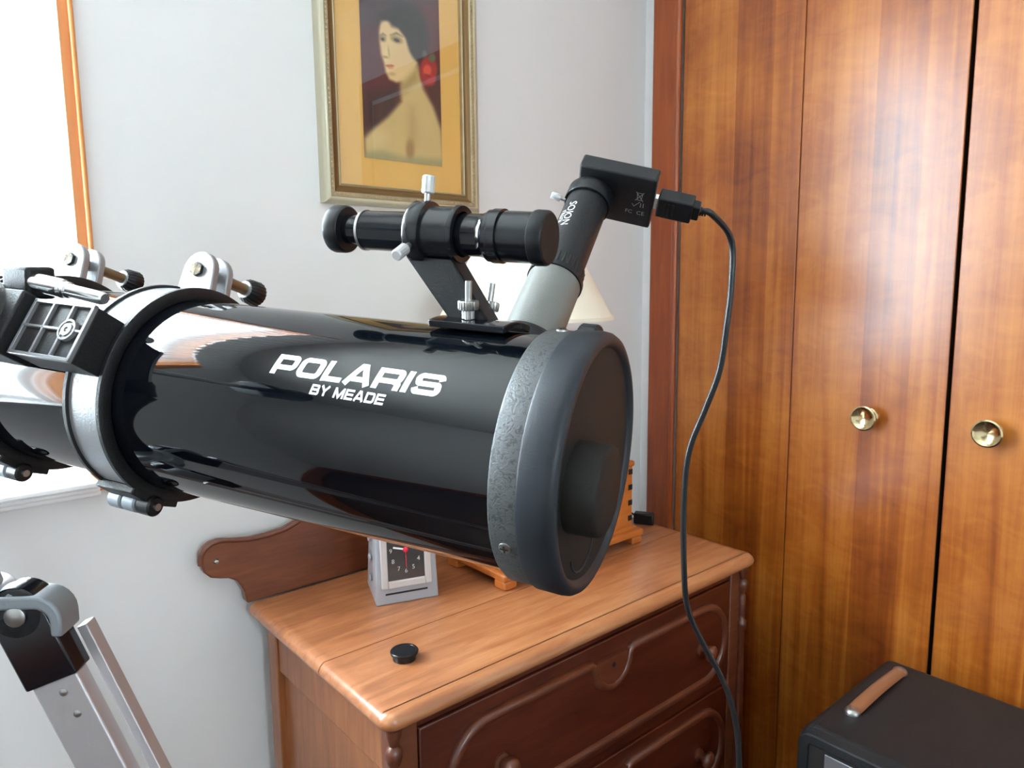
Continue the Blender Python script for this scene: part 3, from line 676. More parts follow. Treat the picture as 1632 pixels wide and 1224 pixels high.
# rubber front cover with rolled rim, sunken face and its small removable inner cap
pc = [(.0345, .0845), (.0345, .0878), (.0330, .0886), (.018, .0890), (.0140, .0884), (.0112, .0866), (.0100, .0838), (.0104, .0808), (.0130, .0790), (.0142, .0780), (.0142, 0)]
cap = build('dust_cap', MB().rev((0, 0, 0), AX, pc, 128), M_rubber, tel, ang=60)
cc = (.038, -.006)
build('cap_face', MB().rev((0, 0, 0), AX, [(.0138, .0781), (.0136, .0775), (.0136, 0)], 96), M_capface, cap)
build('inner_cap', MB().rev((cc[0], cc[1], .0137), -AX, [(0, .0300), (.0185, .0292), (.0205, .0282), (.0213, .0265), (.0213, 0)], 64), M_capface, cap, ang=50)
build('moulded_arc', MB().tube([(.016+.026*math.cos(R(a)), -.044+.026*math.sin(R(a)), .0133) for a in range(205, 336, 6)], .0007, 8), M_rubber, cap)

# lettering wrapped on the tube: x runs towards the front, so t falls as x grows
def arc(cx, cy, r, a0, a1, n=6): return [(cx+r*math.cos(R(a0+(a1-a0)*k/n)), cy+r*math.sin(R(a0+(a1-a0)*k/n))) for k in range(n+1)]
def stroke(mb, pts, w_, place, closed=False, wv=None):
    P_ = [np.array(p, float) for p in pts]; out = []
    for i in range(len(P_)-1 if not closed else len(P_)):
        a_, b_ = P_[i], P_[(i+1) % len(P_)]; L = np.linalg.norm(b_-a_); k = max(1, int(L/.12))
        for j in range(k): out.append(a_+(b_-a_)*j/k)
    if not closed: out.append(P_[-1])
    N = len(out); vs = []
    for i in range(N):
        pr_ = out[i-1] if (i > 0 or closed) else None; nx_ = out[(i+1) % N] if (i < N-1 or closed) else None
        d1 = (out[i]-pr_) if pr_ is not None else (nx_-out[i]); d2 = (nx_-out[i]) if nx_ is not None else d1
        d1 = d1/np.linalg.norm(d1); d2 = d2/np.linalg.norm(d2)
        n1 = np.array((-d1[1], d1[0])); n2 = np.array((-d2[1], d2[0])); m_ = n1+n2; m_ = m_/np.linalg.norm(m_); s = min(1/max(m_@n1, .35), 2.0)
        # horizontal strokes are thinner than vertical ones
        th = w_*(0.80+0.20*abs(m_[0]))
        vs.append(out[i]+m_*th/2*s); vs.append(out[i]-m_*th/2*s)
    fs = []
    for i in range(N if closed else N-1): j = (i+1) % N; fs.append((2*i, 2*j, 2*j+1, 2*i+1))
    mb.add([place(x, y) for x, y in vs], fs)
def glyph(ch, W, w_):
    h = w_/2; g = .42*w_; r = .22
    L, Rr, T_, B_ = h, W-h, 1-w_*.4, w_*.4
    if ch == 'I': return [([(h, 0), (h, 1)], 0)]
    if ch == 'L': return [([(h, 1), (h, B_), (W, B_)], 0)]
    if ch == 'O': return [(arc(Rr-r, T_-r, r, 0, 90)+arc(L+r, T_-r, r, 90, 180)+arc(L+r, B_+r, r, 180, 270)+arc(Rr-r, B_+r, r, 270, 360), 1)]
    if ch == 'D': return [([(h, 0), (h, 1)], 0), ([(h, T_)]+arc(Rr-r, T_-r, r, 90, 0)+arc(Rr-r, B_+r, r, 0, -90)+[(h, B_)], 0)]
    if ch == 'P': return [([(h, 0), (h, 1)], 0), ([(h, T_)]+arc(Rr-.18, T_-.18, .18, 90, 0)+arc(Rr-.18, .36+.18, .18, 0, -90)+[(h, .36)], 0)]
    if ch == 'R': return [([(h, 0), (h, 1)], 0), ([(h, T_)]+arc(Rr-.17, T_-.17, .17, 90, 0)+arc(Rr-.17, .40+.17, .17, 0, -90)+[(h, .40)], 0), ([(Rr-.25, .40), (Rr-.06, .36), (Rr, .26), (Rr, 0)], 0)]
    if ch == 'B': return [([(h, 0), (h, 1)], 0), ([(h, T_)]+arc(Rr-.16, T_-.13, .13, 90, 0)+arc(Rr-.16, .5+.13, .13, 0, -90)+[(h, .5)], 0), ([(h, .5)]+arc(Rr-.12, .5-.14, .13, 90, 0)+arc(Rr-.12, B_+.14, .14, 0, -90)+[(h, B_)], 0)]
    if ch == 'S': return [([(Rr+.02, .70), (Rr, .76)]+arc(Rr-.15, T_-.14, .14, 20, 90)+arc(L+.16, T_-.17, .17, 90, 180)+arc(L+.16, .5+.14, .14, 180, 270)+arc(Rr-.16, .5-.14, .14, 90, 0)+arc(Rr-.16, B_+.16, .16, 0, -90)+arc(L+.15, B_+.14, .14, 270, 200)+[(L-.02, .30)], 0)]
    if ch == 'E': return [([(W, T_), (h, T_), (h, B_), (W, B_)], 0), ([(h, .5), (W-.04, .5)], 0)]
    if ch == 'M': return [([(h, 0), (h, 1)], 0), ([(h, .96), (W/2, .10), (W-h, .96)], 0), ([(W-h, 1), (W-h, 0)], 0)]
    if ch == 'A': return [([(h*.9, 0), (W/2-.05, .98)], 0), ([(W/2+.05, .98), (W-h*.9, 0)], 0), ([(W*.24, .28), (W*.76, .28)], 0), ([(W/2-.16, .93), (W/2+.16, .93)], 0)]
    if ch == 'Y': return [([(h*.8, 1), (W/2, .46), (W-h*.8, 1)], 0), ([(W/2, .5), (W/2, 0)], 0)]
    return []
def lettering(word, widths, gap, w_, t_start, t_end, a_base, a_height, slant, mb):
    tot = sum(widths)+gap*(len(word)-1); x = 0
    def place(px, py):
        px = px+slant*py; return P(RT+.0003, a_base+a_height*py, t_start+(t_end-t_start)*px/tot)
    for ch, W in zip(word, widths):
        if ch != ' ':
            for pts, cl in glyph(ch, W, w_):
                stroke(mb, [(x+a_, b_) for a_, b_ in pts], w_, place, bool(cl))
        x += W+gap
mb = MB(); lettering('POLARIS', [1.30, 1.36, 1.06, 1.42, 1.38, .36, 1.38], .10, .30, .2320, .0985, 32.6, 11.0, .16, mb)
build('lettering', mb, M_print, body)
mb = MB(); lettering('BY MEADE', [1.20, 1.24, .45, 1.40, 1.12, 1.32, 1.24, 1.14], .13, .27, .1935, .1352, 25.2, 5.1, .12, mb)
build('lettering', mb, M_print, body)

# cradle rings
def cradle(t0, t1, front):
    b = MB().rev((0, 0, 0), AX, [(t0+.0045, RT+.0003), (t0+.0045, .0905), (t1-.0045, .0905), (t1-.0045, RT+.0003)], 128)
    rg = build('cradle_ring', b, M_ringmetal, tel)
    for (s0, s1) in ((t0, t0+.005), (t1-.005, t1)):
        build('flange', MB().rev((0, 0, 0), AX, [(s0+.0007, RT+.0002), (s0, RT+.0009), (s0, .0918), (s0+.0008, .0928), (s1-.0008, .0928), (s1, .0918), (s1, RT+.0009), (s1, RT+.0002)], 128), M_ringdark, rg, ang=50)
    tm = (t0+t1)/2; hw = (t1-t0)/2
    # clamp ears at the top: two rounded plates facing one another, pierced by a long thumb bolt
    for k, a in enumerate((105.5, 110.5)):
        e_r, e_t = rad(108), tan_(108)
        base = P(.088, 108, tm)+e_t*(.0085 if k else -.0085)
        prof = []
        for j in range(13):
            an = PI*j/12; prof.append(base+AX*(hw-.003)*math.cos(an)*-1+e_r*(.020+ .018*math.sin(an)))
        prof = [base+AX*-(hw-.001)-e_r*.001]+prof+[base+AX*(hw-.001)-e_r*.001]
        build('clamp_ear', MB().prism([p-e_t*.0035 for p in prof], e_t*.007), M_ringmetal, rg, bevel=.0012)
    e_r, e_t = rad(108), tan_(108); c_ = P(.088+.021, 108, tm)
    bo = build('clamp_bolt', MB().cyl(c_-e_t*.0150, c_+e_t*.060, .0054, 16), M_zinc, rg)
    build('bolt_head', MB().cyl(c_-e_t*.0150, c_-e_t*.0118, .0065, 6), M_ringdark, bo)
    build('thumb_nut', MB().rev(c_+e_t*.046, e_t, [(0, 0), (0, .0085), (.004, .0115), (.016, .0125), (.018, .0115), (.018, .009), (.0135, .0085), (.0135, 0)], 40, knurl=.05), M_plastic, bo)
    build('nut_insert', MB().rev(c_+e_t*.0452, e_t, [(0, .0056), (0, .0082), (.0012, .0086), (.0012, .0056)], 32), M_ringmetal, bo)
    # hinge under the tube
    ah = -61; hp = P(.0985, ah, 0)
    for j in range(3):
        z0 = t0-.004+j*(t1-t0+.008)/3; z1 = z0+(t1-t0+.008)/3-.0015
        build('hinge_knuckle', MB().cyl(hp+AX*z0, hp+AX*z1, .0085, 24, ch=.0015), M_hub if j else M_plastic, rg)
    build('hinge_pin', MB().cyl(hp+AX*(t0-.0065), hp+AX*(t1+.006), .0032, 12), M_steel, rg)
    for sgn in (-1, 1):
        a = ah+sgn*9
        build('hinge_leaf', MB().obox(P(.0935, a, tm), (AX, tan_(a), rad(a)), (hw, .010, .0035)), M_ringdark, rg, bevel=.001)
    return rg
cradle(.374, .416, True)
cradle(.540, .582, False)

# finder scope, its bracket and screws
FA, FR = 92.5, .1475
fo = P(FR, FA, 0)
fs_ = build('finder_scope', MB().rev(fo, AX, [(.064, 0), (.064, .0150), (.098, .0150), (.0985, .0175), (.1015, .0180), (.1035, .0180), (.105, .0165), (.110, .0150), (.206, .0145), (.2095, .0140), (.210, .0112), (.226, .0108), (.226, 0)], 64), M_gloss, tel)
build('objective_cap', MB().rev(fo, AX, [(.0600, 0), (.0600, .0178), (.0612, .0187), (.0680, .0190), (.0700, .0186), (.0705, .0180), (.0705, .0140)], 96, knurl=.012), M_plastic, fs_)
build('cap_disc', MB().rev(fo, AX, [(.0592, 0), (.0592, .0168), (.0602, .0178)], 64), M_capface, fs_)
build('objective_sleeve', MB().rev(fo, AX, [(.0700, .0150), (.0700, .0174), (.0915, .0176), (.0920, .0168), (.0930, .0168), (.0935, .0188), (.1000, .0188), (.1010, .0178), (.1010, .0150)], 64), M_satin, fs_)
build('chrome_band', MB().rev(fo, AX, [(.2065, .0145), (.2065, .0152), (.2085, .0152), (.2085, .0140)], 64), M_steel, fs_)
build('eyepiece_end', MB().rev(fo, AX, [(.2235, .0100), (.2235, .0165), (.2245, .0175), (.2260, .0178), (.2335, .0180), (.2352, .0174), (.2355, .0150), (.2325, .0130), (.2325, 0)], 64), M_plastic, fs_)
# holder: two collars joined by a sleeve, on a sloping box stalk and a curved foot
hol = build('finder_bracket', MB().rev(fo, AX, [(.1255, .0160), (.1255, .0200), (.1265, .0205), (.1290, .0205), (.1300, .0192), (.1500, .0192), (.1510, .0222), (.1520, .0228), (.1620, .0228), (.1630, .0222), (.1630, .0160)], 72), M_satin, tel)
er, et = rad(FA), tan_(FA)
b = MB()
def q(r_, t_, s_): return er*r_+et*s_+AX*t_
# sloping stalk drawn as a C-channel: web towards the eyepiece end and two cheeks
bot_r = RT+.006
for s0, s1 in ((-.0095, -.0070), (.0070, .0095)):
    pts = [q(FR-.018, .166, s0), q(FR-.018, .128, s0), q(bot_r, .084+.012, s0), q(bot_r, .128, s0)]
    b.prism(pts, et*(s1-s0))
b.prism([q(FR-.018, .166, -.0095), q(FR-.018, .163, -.0095), q(bot_r, .125, -.0095), q(bot_r, .128, -.0095)], et*.019)
b.prism([q(FR-.018, .131, -.0095), q(FR-.018, .128, -.0095), q(bot_r, .096, -.0095), q(bot_r, .099, -.0095)], et*.019)
build('stalk', b, M_matte, hol, bevel=.0008)
b = MB()                                         # foot follows the tube's curve
A0_, A1_ = 77, 108; n_ = 12; vs = []
for t_ in (.078, .136):
    for r_ in (RT+.0022, RT+.0075):
        for j in range(n_+1): a = A0_+(A1_-A0_)*j/n_; vs.append(P(r_+(.0025 if (r_ < RT+.005) else 0)*abs(j/n_-.5)*0, a, t_))
k_ = n_+1; f = []
for j in range(n_):
    f += [(j, j+1, k_+j+1, k_+j), (2*k_+j, 3*k_+j, 3*k_+j+1, 2*k_+j+1), (k_+j, k_+j+1, 3*k_+j+1, 3*k_+j), (j, 2*k_+j, 2*k_+j+1, j+1)]
f += [(0, k_, 3*k_, 2*k_), (n_, 2*k_+n_, 3*k_+n_, k_+n_)]
b.add(vs, f)
build('foot', b, M_gloss, hol, bevel=.0008)
for a, tt in ((84.5, .1105), (101.5, .1085)):
    st = build('stud', MB().cyl(P(RT+.004, a, tt), P(RT+.034, a, tt), .0024, 12), M_steel, hol)
    build('thumb_nut', MB().rev(P(RT+.0080, a, tt), rad(a), [(0, 0), (0, .0045), (.0055, .0045), (.0060, .0068), (.0068, .0074), (.0118, .0074), (.0125, .0068), (.0125, 0)], 44, knurl=.06), M_steel, st)
# adjusting screws of the finder
ft = .157
for a, L_, rr_, o_t in ((FA+2, .0175, .0047, .0), (FA+125, .0150, .0042, .0), (FA-118, .0170, .0042, .0)):
    dv = rad(a); p0 = fo+AX*(ft+o_t)+dv*.0225
    s_ = build('adjusting_screw', MB().cyl(p0-dv*.004, p0+dv*.007, .0022, 12), M_steel, hol)
    build('screw_knob', MB().rev(p0+dv*.0055, dv, [(0, 0), (0, rr_-.0006), (.0008, rr_), (.0118, rr_), (.0128, rr_-.0008), (.0128, 0)], 28, knurl=.05), M_knob, s_)

# focuser
ga, gt = 135.5, .0955
gr = rad(ga); gy = tan_(ga)
g0 = np.array((0, 0, gt))
build('focuser_base', MB().rev(g0, gr, [(.070, 0), (.070, .0330), (.0905, .0320), (.0925, .030), (.0960, .0275), (.0960, .0230), (.0960, 0)], 64), M_plastic, tel)
dtube = build('drawtube', MB().rev(g0, gr, [(.088, 0), (.088, .0232), (.1640, .0228), (.1640, 0)], 64), M_drawtube, tel)
build('locking_collar', MB().rev(g0, gr, [(.1636, .0225), (.1640, .0240), (.1685, .0240), (.1695, .0220), (.1695, 0)], 64), M_plastic, dtube)
# focus wheels either side of the base
for s_ in (-1, 1):
    c_ = g0+gr*.104+AX*(.020*s_)
    kn = MB().cyl(c_, c_+AX*(.024*s_), .0045, 16)
    fk = build('focus_axle', kn, M_steel, tel)
    c2 = c_+AX*(.020*s_)
    build('focus_knob', MB().rev(c2, AX*s_, [(0, 0), (0, .0125), (.002, .0145), (.014, .0145), (.016, .013), (.016, 0)], 44, knurl=.04), M_plastic, fk)

# mounting block with ribbed outer face, fixed to the camera side of the cradle rings
BA = 31.0; brd, btn = rad(BA), tan_(BA)
def B(r_, s_, t_): return brd*r_+btn*s_+AX*t_
t0b, t1b = .379, .447; rb = .1175; hs = .0235
b = MB().obox(B(.1010, 0, (t0b+t1b)/2), (AX, btn, brd), ((t1b-t0b)/2-.0003, hs-.0005, .0130))
blk = build('mounting_block', b, M_ringdark, tel, bevel=.001)
build('rear_plate', MB().obox(B(.0885, 0, .470), (AX, btn, brd), (.090, .016, .0045)), M_ringdark, blk, bevel=.001)
rb0 = .1140
build('recess', MB().obox(B(rb0, 0, (t0b+t1b)/2), (AX, btn, brd), ((t1b-t0b)/2-.001, hs-.001, .0006)), M_ringdark, blk)
def rib(t_a, t_b, s_a, s_b, nm='rib'):
    build(nm, MB().box(0, 0, 0, 0, 0, 0) if False else MB().obox(B((rb0+rb)/2, (s_a+s_b)/2, (t_a+t_b)/2), (AX, btn, brd), (abs(t_b-t_a)/2, abs(s_b-s_a)/2, (rb-rb0)/2)), M_ringmetal, blk, bevel=.0004)
rib(t0b, t0b+.0028, -hs, hs); rib(t1b-.0028, t1b, -hs, hs); rib(t0b, t1b, hs-.003, hs); rib(t0b, t1b, -hs, -hs+.003)
for tt in (t0b+.022, t0b+.044): rib(tt-.001, tt+.001, -hs, hs)
rib(t0b, t1b, .0, .002)
bs = B(0, .001, t0b+.017)
build('screw_boss', MB().rev(bs+brd*rb0, brd, [(0, .0085), (.0040, .0085), (.0040, .0070), (.0025, .0070), (.0025, .0050), (.0042, .0050), (.0042, .0020), (.0025, .0020), (.0025, 0)], 36), M_ringmetal, blk)

# ------------------------------------------------------------------ electronic eyepiece in the focuser
gw = np.array(FT.to_3x3() @ Vector(gr)); Xd = np.array(-d0); Yd = np.cross(gw, Xd)
og = np.array(FT @ Vector(g0+gr*.1690))
FE = Matrix(((Xd[0], Yd[0], gw[0], og[0]), (Xd[1], Yd[1], gw[1], og[1]), (Xd[2], Yd[2], gw[2], og[2]), (0, 0, 0, 1)))
cme = thing('eyepiece_camera', 'black electronic eyepiece camera with flat square head, plugged into the telescope focuser', 'camera', frame=FE)
build('barrel', MB().rev((0, 0, 0), AX, [(.0006, 0), (.0006, .0215), (.012, .0218), (.013, .0196), (.100, .0190), (.114, .0190), (.114, 0)], 64), M_matte, cme, ang=50)
build('grip_ring', MB().rev((0, 0, 0), AX, [(.0010, .0215), (.0016, .0222), (.0120, .0222), (.0126, .0200)], 56, knurl=.045), M_plastic, cme)
build('collar', MB().rev((0, 0, 0), AX, [(.095, .0192), (.095, .0212), (.0960, .0216), (.109, .0216), (.110, .0205), (.1135, .0195)], 64), M_plastic, cme)
psi = R(14); xe = np.array((math.cos(psi), math.sin(psi), 0)); ye = np.array((-math.sin(psi), math.cos(psi), 0))
hx0, hx1, hy0, hy1 = -.014, .057, -.0290, .0275
def H(p_, q_, z_): return xe*p_+ye*q_+AX*z_
head = build('housing', MB().obox(H((hx0+hx1)/2, (hy0+hy1)/2, .1215), (xe, ye, AX), ((hx1-hx0)/2, (hy1-hy0)/2, .0085)), M_matte, cme, bevel=.0022, seg=3)
# small screw on the collar
sd = np.array((-.80, .35, 0)); sd /= np.linalg.norm(sd)
sd = np.array((math.cos(R(205)), math.sin(R(205)), 0))
sc = build('set_screw', MB().cyl(sd*.020+AX*.092, sd*.026+AX*.092, .0016, 10), M_steel, cme)
build('screw_knob', MB().rev(sd*.0245+AX*.092, sd, [(0, 0), (0, .0030), (.0006, .0034), (.0085, .0034), (.0092, .0030), (.0092, 0)], 24, knurl=.05), M_knob, sc)
# conformity marks on the underside of the head: crossed bin, tick, CE, FC
zu = .1130-.00012
def mk(lines, name='mark'):
    mb = MB()
    for pts in lines:
        stroke(mb, pts, .0007, lambda x, y: H(x, y, zu), False)
    return build(name, mb, M_printgrey, head)
bx_, by_ = .044, -.008
mk([[(bx_-.003, by_-.004), (bx_+.003, by_-.004)], [(bx_-.0026, by_-.004), (bx_-.0016, by_+.004), (bx_+.0016, by_+.004), (bx_+.0026, by_-.004)], [(bx_-.0036, by_-.005), (bx_+.0036, by_+.005)], [(bx_+.0036, by_-.005), (bx_-.0036, by_+.005)]], 'bin_mark')
mk([[(bx_-.006, by_+.009), (bx_-.004, by_+.012), (bx_+.001, by_+.006)], [(bx_+.002, by_+.007), (bx_+.002, by_+.012)], [(bx_+.0045, by_+.007), (bx_+.0045, by_+.012)]], 'tick_mark')
def txt(s, size, p_, q_):
    t_ = text_mb(s, size, (H(p_, q_, zu), xe, -ye), 0.0)
    build('mark', t_, M_printgrey, head)
txt('CE', .0062, .047, .011); txt('FC', .0058, .036, .011)
# lettering running up the barrel
def barrel_text(s, size, a_c, z_c, sx=1.0):
    t_ = text_mb(s, size, ((0, 0, 0), (1, 0, 0), (0, 1, 0)), 0.0); mb = MB()
    vs = []
    for (x, y, z) in t_.v:
        a = a_c-y/.0194; vs.append((.0196*math.cos(a), .0196*math.sin(a), z_c+x*sx))
    mb.add(vs, t_.f); build('lettering', mb, M_print, cme)
barrel_text('NOIOS', .0100, R(261), .062, 1.0)
barrel_text('IUTILI', .0062, R(241), .060, 1.0)

# USB plug and cable
zc_ = .1205; qc = 0.0
tail = FE @ Vector(H(hx1+.0465, qc, zc_)); dirp = np.array(FE.to_3x3() @ Vector(xe))
usb = thing('usb_cable', 'long black cable hanging from the eyepiece camera down past the dresser', 'cable', tuple(tail))
Pw = lambda p_, q_, z_: np.array(FE @ Vector(H(p_, q_, z_)))
ax3 = [np.array(FE.to_3x3() @ Vector(v)) for v in (xe, ye, AX)]
build('metal_tip', MB().obox(Pw(hx1+.002, qc, zc_), ax3, (.006, .0062, .003)), M_chrome, usb)
pb = build('plug', MB().obox(Pw(hx1+.0195, qc, zc_), ax3, (.0160, .0110, .0078)), M_plastic, usb, bevel=.0015)
build('plug_neck', MB().obox(Pw(hx1+.0380, qc, zc_), ax3, (.0038, .0075, .0055)), M_plastic, usb, bevel=.0012)
b = MB()
for k in range(3): b.obox(Pw(hx1+.010+k*.004, qc-.0, zc_-.0079), ax3, (.0009, .007, .0006))
build('grip_rib', b, M_matte, usb)
b = MB()
for k in range(3): b.cyl(Pw(hx1+.0420+k*.0022, qc, zc_), Pw(hx1+.0435+k*.0022, qc, zc_), .0042-k*.0003, 14)
build('strain_relief', b, M_plastic, usb)
cw = [(0.5840, 0.3780, 0.0400), (0.588, 0.3785, 0.0014), (0.5867, 0.3815, -0.0389), (0.5866, 0.3875, -0.0803), (0.5818, 0.3983, -0.1169), (0.5738, 0.4106, -0.1605), (0.5736, 0.415, -0.2116), (0.5757, 0.4149, -0.2764), (0.5822, 0.4146, -0.321), (0.5969, 0.4089, -0.3574), (0.6183, 0.3956, -0.4043), (0.6328, 0.3886, -0.449), (0.6399, 0.3849, -0.5105)]
tl_ = np.array(tail)
t1_ = tl_+dirp*.006
P0 = [tl_-dirp*.004, t1_]
kf = 1.0
CAB_SCALE = [1.04]*len(cw)
pts = P0+[np.array((x*s, y*s, z*s+EYE)) for (x, y, z), s in zip(cw, CAB_SCALE)]
pts += [np.array((.668, .40, .70)), np.array((.665, .405, .45)), np.array((.66, .41, .20)), np.array((.655, .43, .03)), np.array((.63, .50, .004)), np.array((.52, .55, .004)), np.array((.35, .50, .004)), np.array((.2, .3, .004))]
def catmull(P_, n=8):
    out = []; Q = [2*P_[0]-P_[1]]+list(P_)+[2*P_[-1]-P_[-2]]
    for i in range(1, len(Q)-2):
        for j in range(n):
            t = j/n; a_, b_, c_, e_ = Q[i-1], Q[i], Q[i+1], Q[i+2]
            out.append(.5*((2*b_)+(-a_+c_)*t+(2*a_-5*b_+4*c_-e_)*t*t+(-a_+3*b_-3*c_+e_)*t**3))
    out.append(P_[-1]); return out
build('cord', MB().tube(catmull(pts), .0031, 12), M_cable, usb, ang=80)

# ------------------------------------------------------------------ tripod and mount head
def cray(x, y, k):
    v = np.array(cf)+(x-816)/1153.4*np.array(cr)+(612-y)/1153.4*np.array(cu); v = v*k; v[2] += EYE; return v
Hc_ = np.array((0.0117, 0.7412, -0.2574+EYE))
tri = thing('tripod', 'silver legged tripod with grey hub and equatorial mount head holding the telescope', 'tripod', (Hc_[0], Hc_[1], 0))
hub = build('hub', MB().rev((Hc_[0], Hc_[1], Hc_[2]), (0, 0, 1), [(-.030, 0), (-.030, .030), (-.012, .040), (-.010, .048), (.006, .050), (.010, .047), (.012, .040), (.020, .038), (.022, .034), (.022, 0)], 64), M_hub, tri, ang=50)
ptop = np.array((.0680, .6996, -.2874+EYE)); legaz = R(-36.4); tilt = R(20.6); dist_r = .070
for k in range(3):
    az = legaz+k*2*PI/3
    h_ = np.array((math.cos(az), math.sin(az), 0)); s_ = np.array((-math.sin(az), math.cos(az), 0)); up = np.array((0, 0, 1.0))
    dn = h_*math.sin(tilt)-up*math.cos(tilt); nn = h_*math.cos(tilt)+up*math.sin(tilt)
    p0 = np.array((Hc_[0], Hc_[1], 0))+h_*dist_r+up*ptop[2]
    L_ = (p0[2]-.010)/math.cos(tilt)
    # channel section leg, wide face square to the hinge pin
    lg = build('leg', MB().obox(p0+dn*(L_*.5+.012), (nn, s_, dn), (.0200, .0085, L_*.5-.028)), M_alu, tri, bevel=.002, seg=3)
    sk = build('socket', MB().obox(p0+dn*.006, (nn, s_, dn), (.0225, .0125, .034)).cyl(p0-dn*.026-s_*.0125, p0-dn*.026+s_*.0125, .0225, 32), M_gloss, lg, bevel=.002, seg=2)
    build('pivot_bolt', MB().rev(p0-dn*.024-s_*.0124, -s_, [(0, .0085), (.002, .0085), (.003, .0070), (.003, 0)], 24), M_steel, lg)
    for j in (0, 1):
        pp = p0+dn*(.052+.022*j)-s_*.0084+nn*(.003+.002*j)
        build('rivet', MB().rev(pp, -s_, [(0, .0035), (.0010, .0033), (.0018, .0015), (.0018, 0)], 14), M_steel, lg)
    build('side_rail', MB().obox(p0+dn*(L_*.5)+nn*.0262+s_*.022, (nn, s_, dn), (.0045, .0075, L_*.5-.01)), M_alu, lg, bevel=.001)
    build('rubber_foot', MB().obox(p0+dn*(L_-.006), (nn, s_, dn), (.022, .012, .014)), M_rubber, lg, bevel=.003)
    # strap of the hub bent down over the outer side of the socket
    arcp = [(-.045, .0400), (.006, .0400)]+[(.006+.022*math.sin(PI/2*q_/6), .018+.022*math.cos(PI/2*q_/6)) for q_ in range(1, 7)]+[(.028, .004)]
    inner = [(.0185, .004), (.0185, .016)]+[(.006+.0125*math.cos(PI/2*q_/6), .016+.0125*math.sin(PI/2*q_/6)) for q_ in range(1, 7)]+[(-.045, .0285)]
    for so in (-.0150,):
        build('yoke', MB().prism([p0+h_*a_+up*b_+s_*so for a_, b_ in arcp+inner], s_*.030), M_hub, hub, bevel=.0025, seg=3)
    build('cap_nut', MB().rev(p0-h_*.012+up*.0395, up, [(0, .013), (.003, .0125), (.006, .008), (.007, 0)], 28), M_hub, hub)
# mount column and head, standing left of the frame and reaching to the saddle
sad = np.array(FT @ Vector(B(.118, -.004, .500)))
col_top = np.array((Hc_[0]-.07, Hc_[1]-.06, Z(-.05)))
build('column', MB().cyl((Hc_[0]-.01, Hc_[1]-.01, Hc_[2]+.03), tuple(col_top), .026, 40), M_ringdark, tri)
build('saddle', MB().obox(B(.110, 0, .488), (AX, btn, brd), (.038, .026, .016)) and (lambda q_: (setattr(q_, 'v', [tuple(FT @ Vector(v)) for v in q_.v]), q_)[1])(MB().obox(B(.110, 0, .488), (AX, btn, brd), (.038, .026, .016))), M_ringdark, tri, bevel=.002)
def ft(p): return np.array(FT @ Vector(p))
b = MB().rev(ft(B(.112, .0, .493)), ft(B(.25, .0, .493))-ft(B(.112, .0, .493)), [(0, 0), (0, .030), (.014, .032), (.018, .028), (.030, .027), (.034, .024), (.075, .024), (.075, 0)], 48)
build('declination_housing', b, M_ringdark, tri, ang=50)
b = MB().tube([ft(B(.175, 0, .493)), (np.array(ft(B(.20, -.02, .50)))+col_top)/2, col_top], .024, 20)
build('polar_housing', b, M_ringdark, tri)
# counterweight shaft and weight at the free end of the declination axis
build('counterweight_shaft', MB().cyl(ft(B(.185, 0, .493)), ft(B(.46, 0, .493)), .0085, 20), M_steel, tri)
wd = ft(B(.2, 0, .493))-ft(B(.1, 0, .493))
build('counterweight', MB().rev(ft(B(.355, 0, .493)), wd, [(0, .009), (0, .034), (.006, .040), (.066, .040), (.072, .034), (.072, .009)], 40), M_gloss, tri)
# clamp block and silver slow-motion screw on top of the saddle
b = MB().obox(ft(B(.108, .041, .480)), (ax3[0]*0+np.array(d0), np.array(V0), np.array(U0)), (.016, .013, .012))
build('clamp_block', b, M_ringdark, tri, bevel=.003)
s0 = ft(B(.112, .040, .468)); s1 = ft(B(.104, .035, .392)); sdv = (s1-s0)/np.linalg.norm(s1-s0); sl = np.linalg.norm(s1-s0)
build('clamp_screw', MB().rev(s0, sdv, [(0, 0), (0, .0075), (sl*.42, .0075), (sl*.44, .006), (sl*.5, .0065), (sl*.52, .0052), (sl-.003, .0052), (sl, .004), (sl, 0)], 24), M_chrome, tri)

# ------------------------------------------------------------------ amplifier
AX0, AX1, AY1, AY0, AZ = 1.024, 1.352, .517, -.060, Z(-.689)
amp = thing('guitar_amplifier', 'black vinyl covered amplifier cabinet with brown strap handle beside the closet doors', 'amplifier', (AX0, AY0, 0))
bd = .020; dp = .045
b = MB()
# cabinet as a hollow shell open to the front (-X)
b.box(AX0, AY0, AZ-bd, AX1, AY1, AZ); b.box(AX0, AY0, .022, AX1, AY1, .022+bd)
b.box(AX0, AY1-bd, .022+bd, AX1, AY1, AZ-bd); b.box(AX0, AY0, .022+bd, AX1, AY0+bd, AZ-bd)
b.box(AX1-.02, AY0+bd, .022+bd, AX1, AY1-bd, AZ-bd)
# one smooth cabinet: rounded outer shell and a dark recess in its front
shell = MB().box(AX0+.004, AY0, .022, AX1, AY1, AZ)
build('cabinet', shell, M_vinyl, amp, bevel=.020, seg=5)
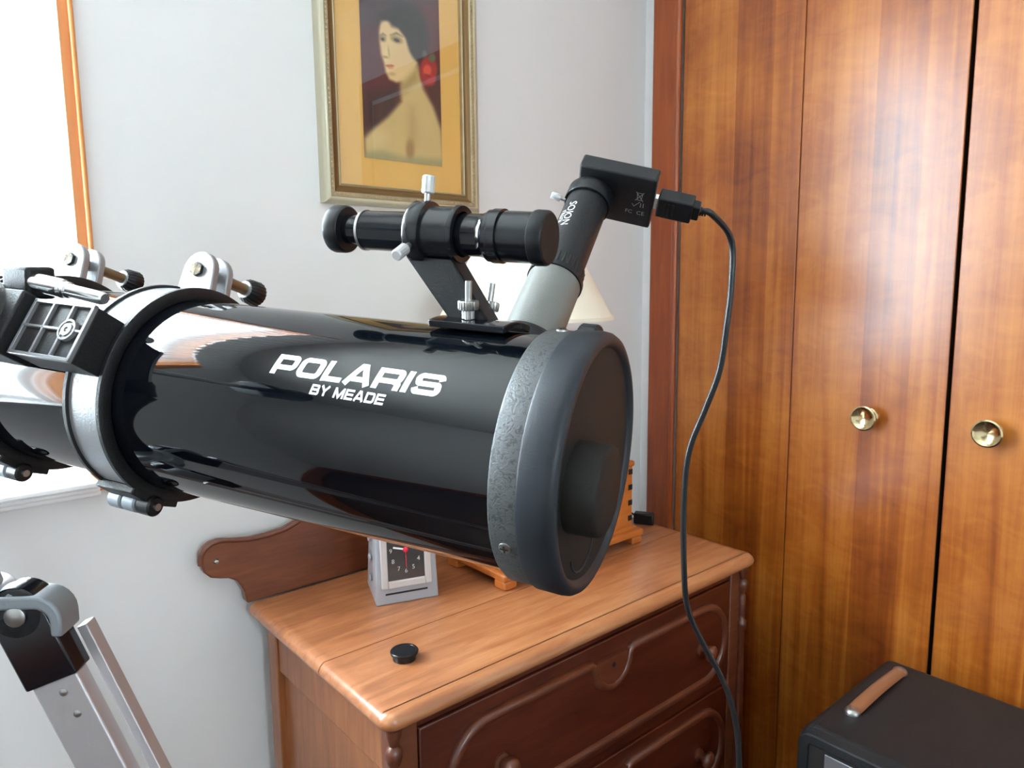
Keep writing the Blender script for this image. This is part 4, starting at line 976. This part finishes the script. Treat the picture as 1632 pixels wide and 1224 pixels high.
# raised border round the front
bo = MB()
ring_o = rrect(AY0, AY1, .022, AZ, .022); ring_i = rrect(AY0+bd, AY1-bd, .022+bd, AZ-bd, .008)
n_ = len(ring_o); vs = []
for (rg_, xx) in ((ring_o, AX0+.012), ([(a+(0.004 if a < .2 else -.004)*1, c+(0.004 if c < .3 else -.004)) for a, c in ring_o], AX0-.004), ([(a, c) for a, c in ring_i], AX0-.004), (ring_i, AX0+.03)):
    vs += [(xx, a, c) for a, c in rg_]
bo.add(vs, [(j*n_+i, j*n_+(i+1) % n_, (j+1)*n_+(i+1) % n_, (j+1)*n_+i) for j in range(3) for i in range(n_)])
build('front_border', bo, M_vinyl, amp, bevel=.002, ang=60)
build('front_recess', MB().box(AX0-.0005, AY0+bd-.001, .022+bd-.001, AX0+.004, AY1-bd+.001, AZ-bd+.001), M_dark, amp)
build('control_panel', MB().box(AX0-.0025, AY0+.06, AZ-bd-.075, AX0-.0005, AY1-bd-.026, AZ-bd-.006), M_panel, amp, bevel=.001)
for k in range(5):
    build('control_knob', MB().rev((AX0-.0025, AY0+.10+k*.085, AZ-bd-.042), (-1, 0, 0), [(0, .012), (.010, .0105), (.0115, .009), (.0115, 0)], 24, knurl=.05), M_plastic, amp)
build('grille', MB().box(AX0-.002, AY0+.04, .07, AX0-.0005, AY1-.04, AZ-.16), M_dark, amp)
hy = .474
pts = []
for k in range(15):
    t = k/14; pts.append((1.114+.194*t, hy, AZ+.002+.0035*math.sin(PI*t)))
b = MB(); vs = []
for (x, y, z) in pts: vs += [(x, y-.0118, z), (x, y-.0100, z+.0036), (x, y-.0055, z+.0062), (x, y+.0055, z+.0062), (x, y+.0100, z+.0036), (x, y+.0118, z), (x, y, z-.001)]
n_ = len(pts); f = [(i*7+j, i*7+(j+1) % 7, i*7+7+(j+1) % 7, i*7+7+j) for i in range(n_-1) for j in range(7)]+[(6, 5, 4, 3, 2, 1, 0), tuple((n_-1)*7+j for j in range(7))]
b.add(vs, f); build('handle', b, M_strap, amp, ang=50)
for s_, x in ((-1, 1.119), (1, 1.303)):
    e_ = build('handle_end', MB().rev((x, hy, AZ-.001), (0, 0, 1), [(0, .0125), (.004, .0125), (.008, .0105), (.0105, .006), (.011, 0)], 28), M_steel, amp, ang=60)
for (x, y) in ((AX0+.04, AY0+.05), (AX1-.04, AY0+.05), (AX0+.04, AY1-.05), (AX1-.04, AY1-.05)):
    build('foot', MB().cyl((x, y, 0), (x, y, .024), .018, 20, r1=.021), M_rubber, amp)
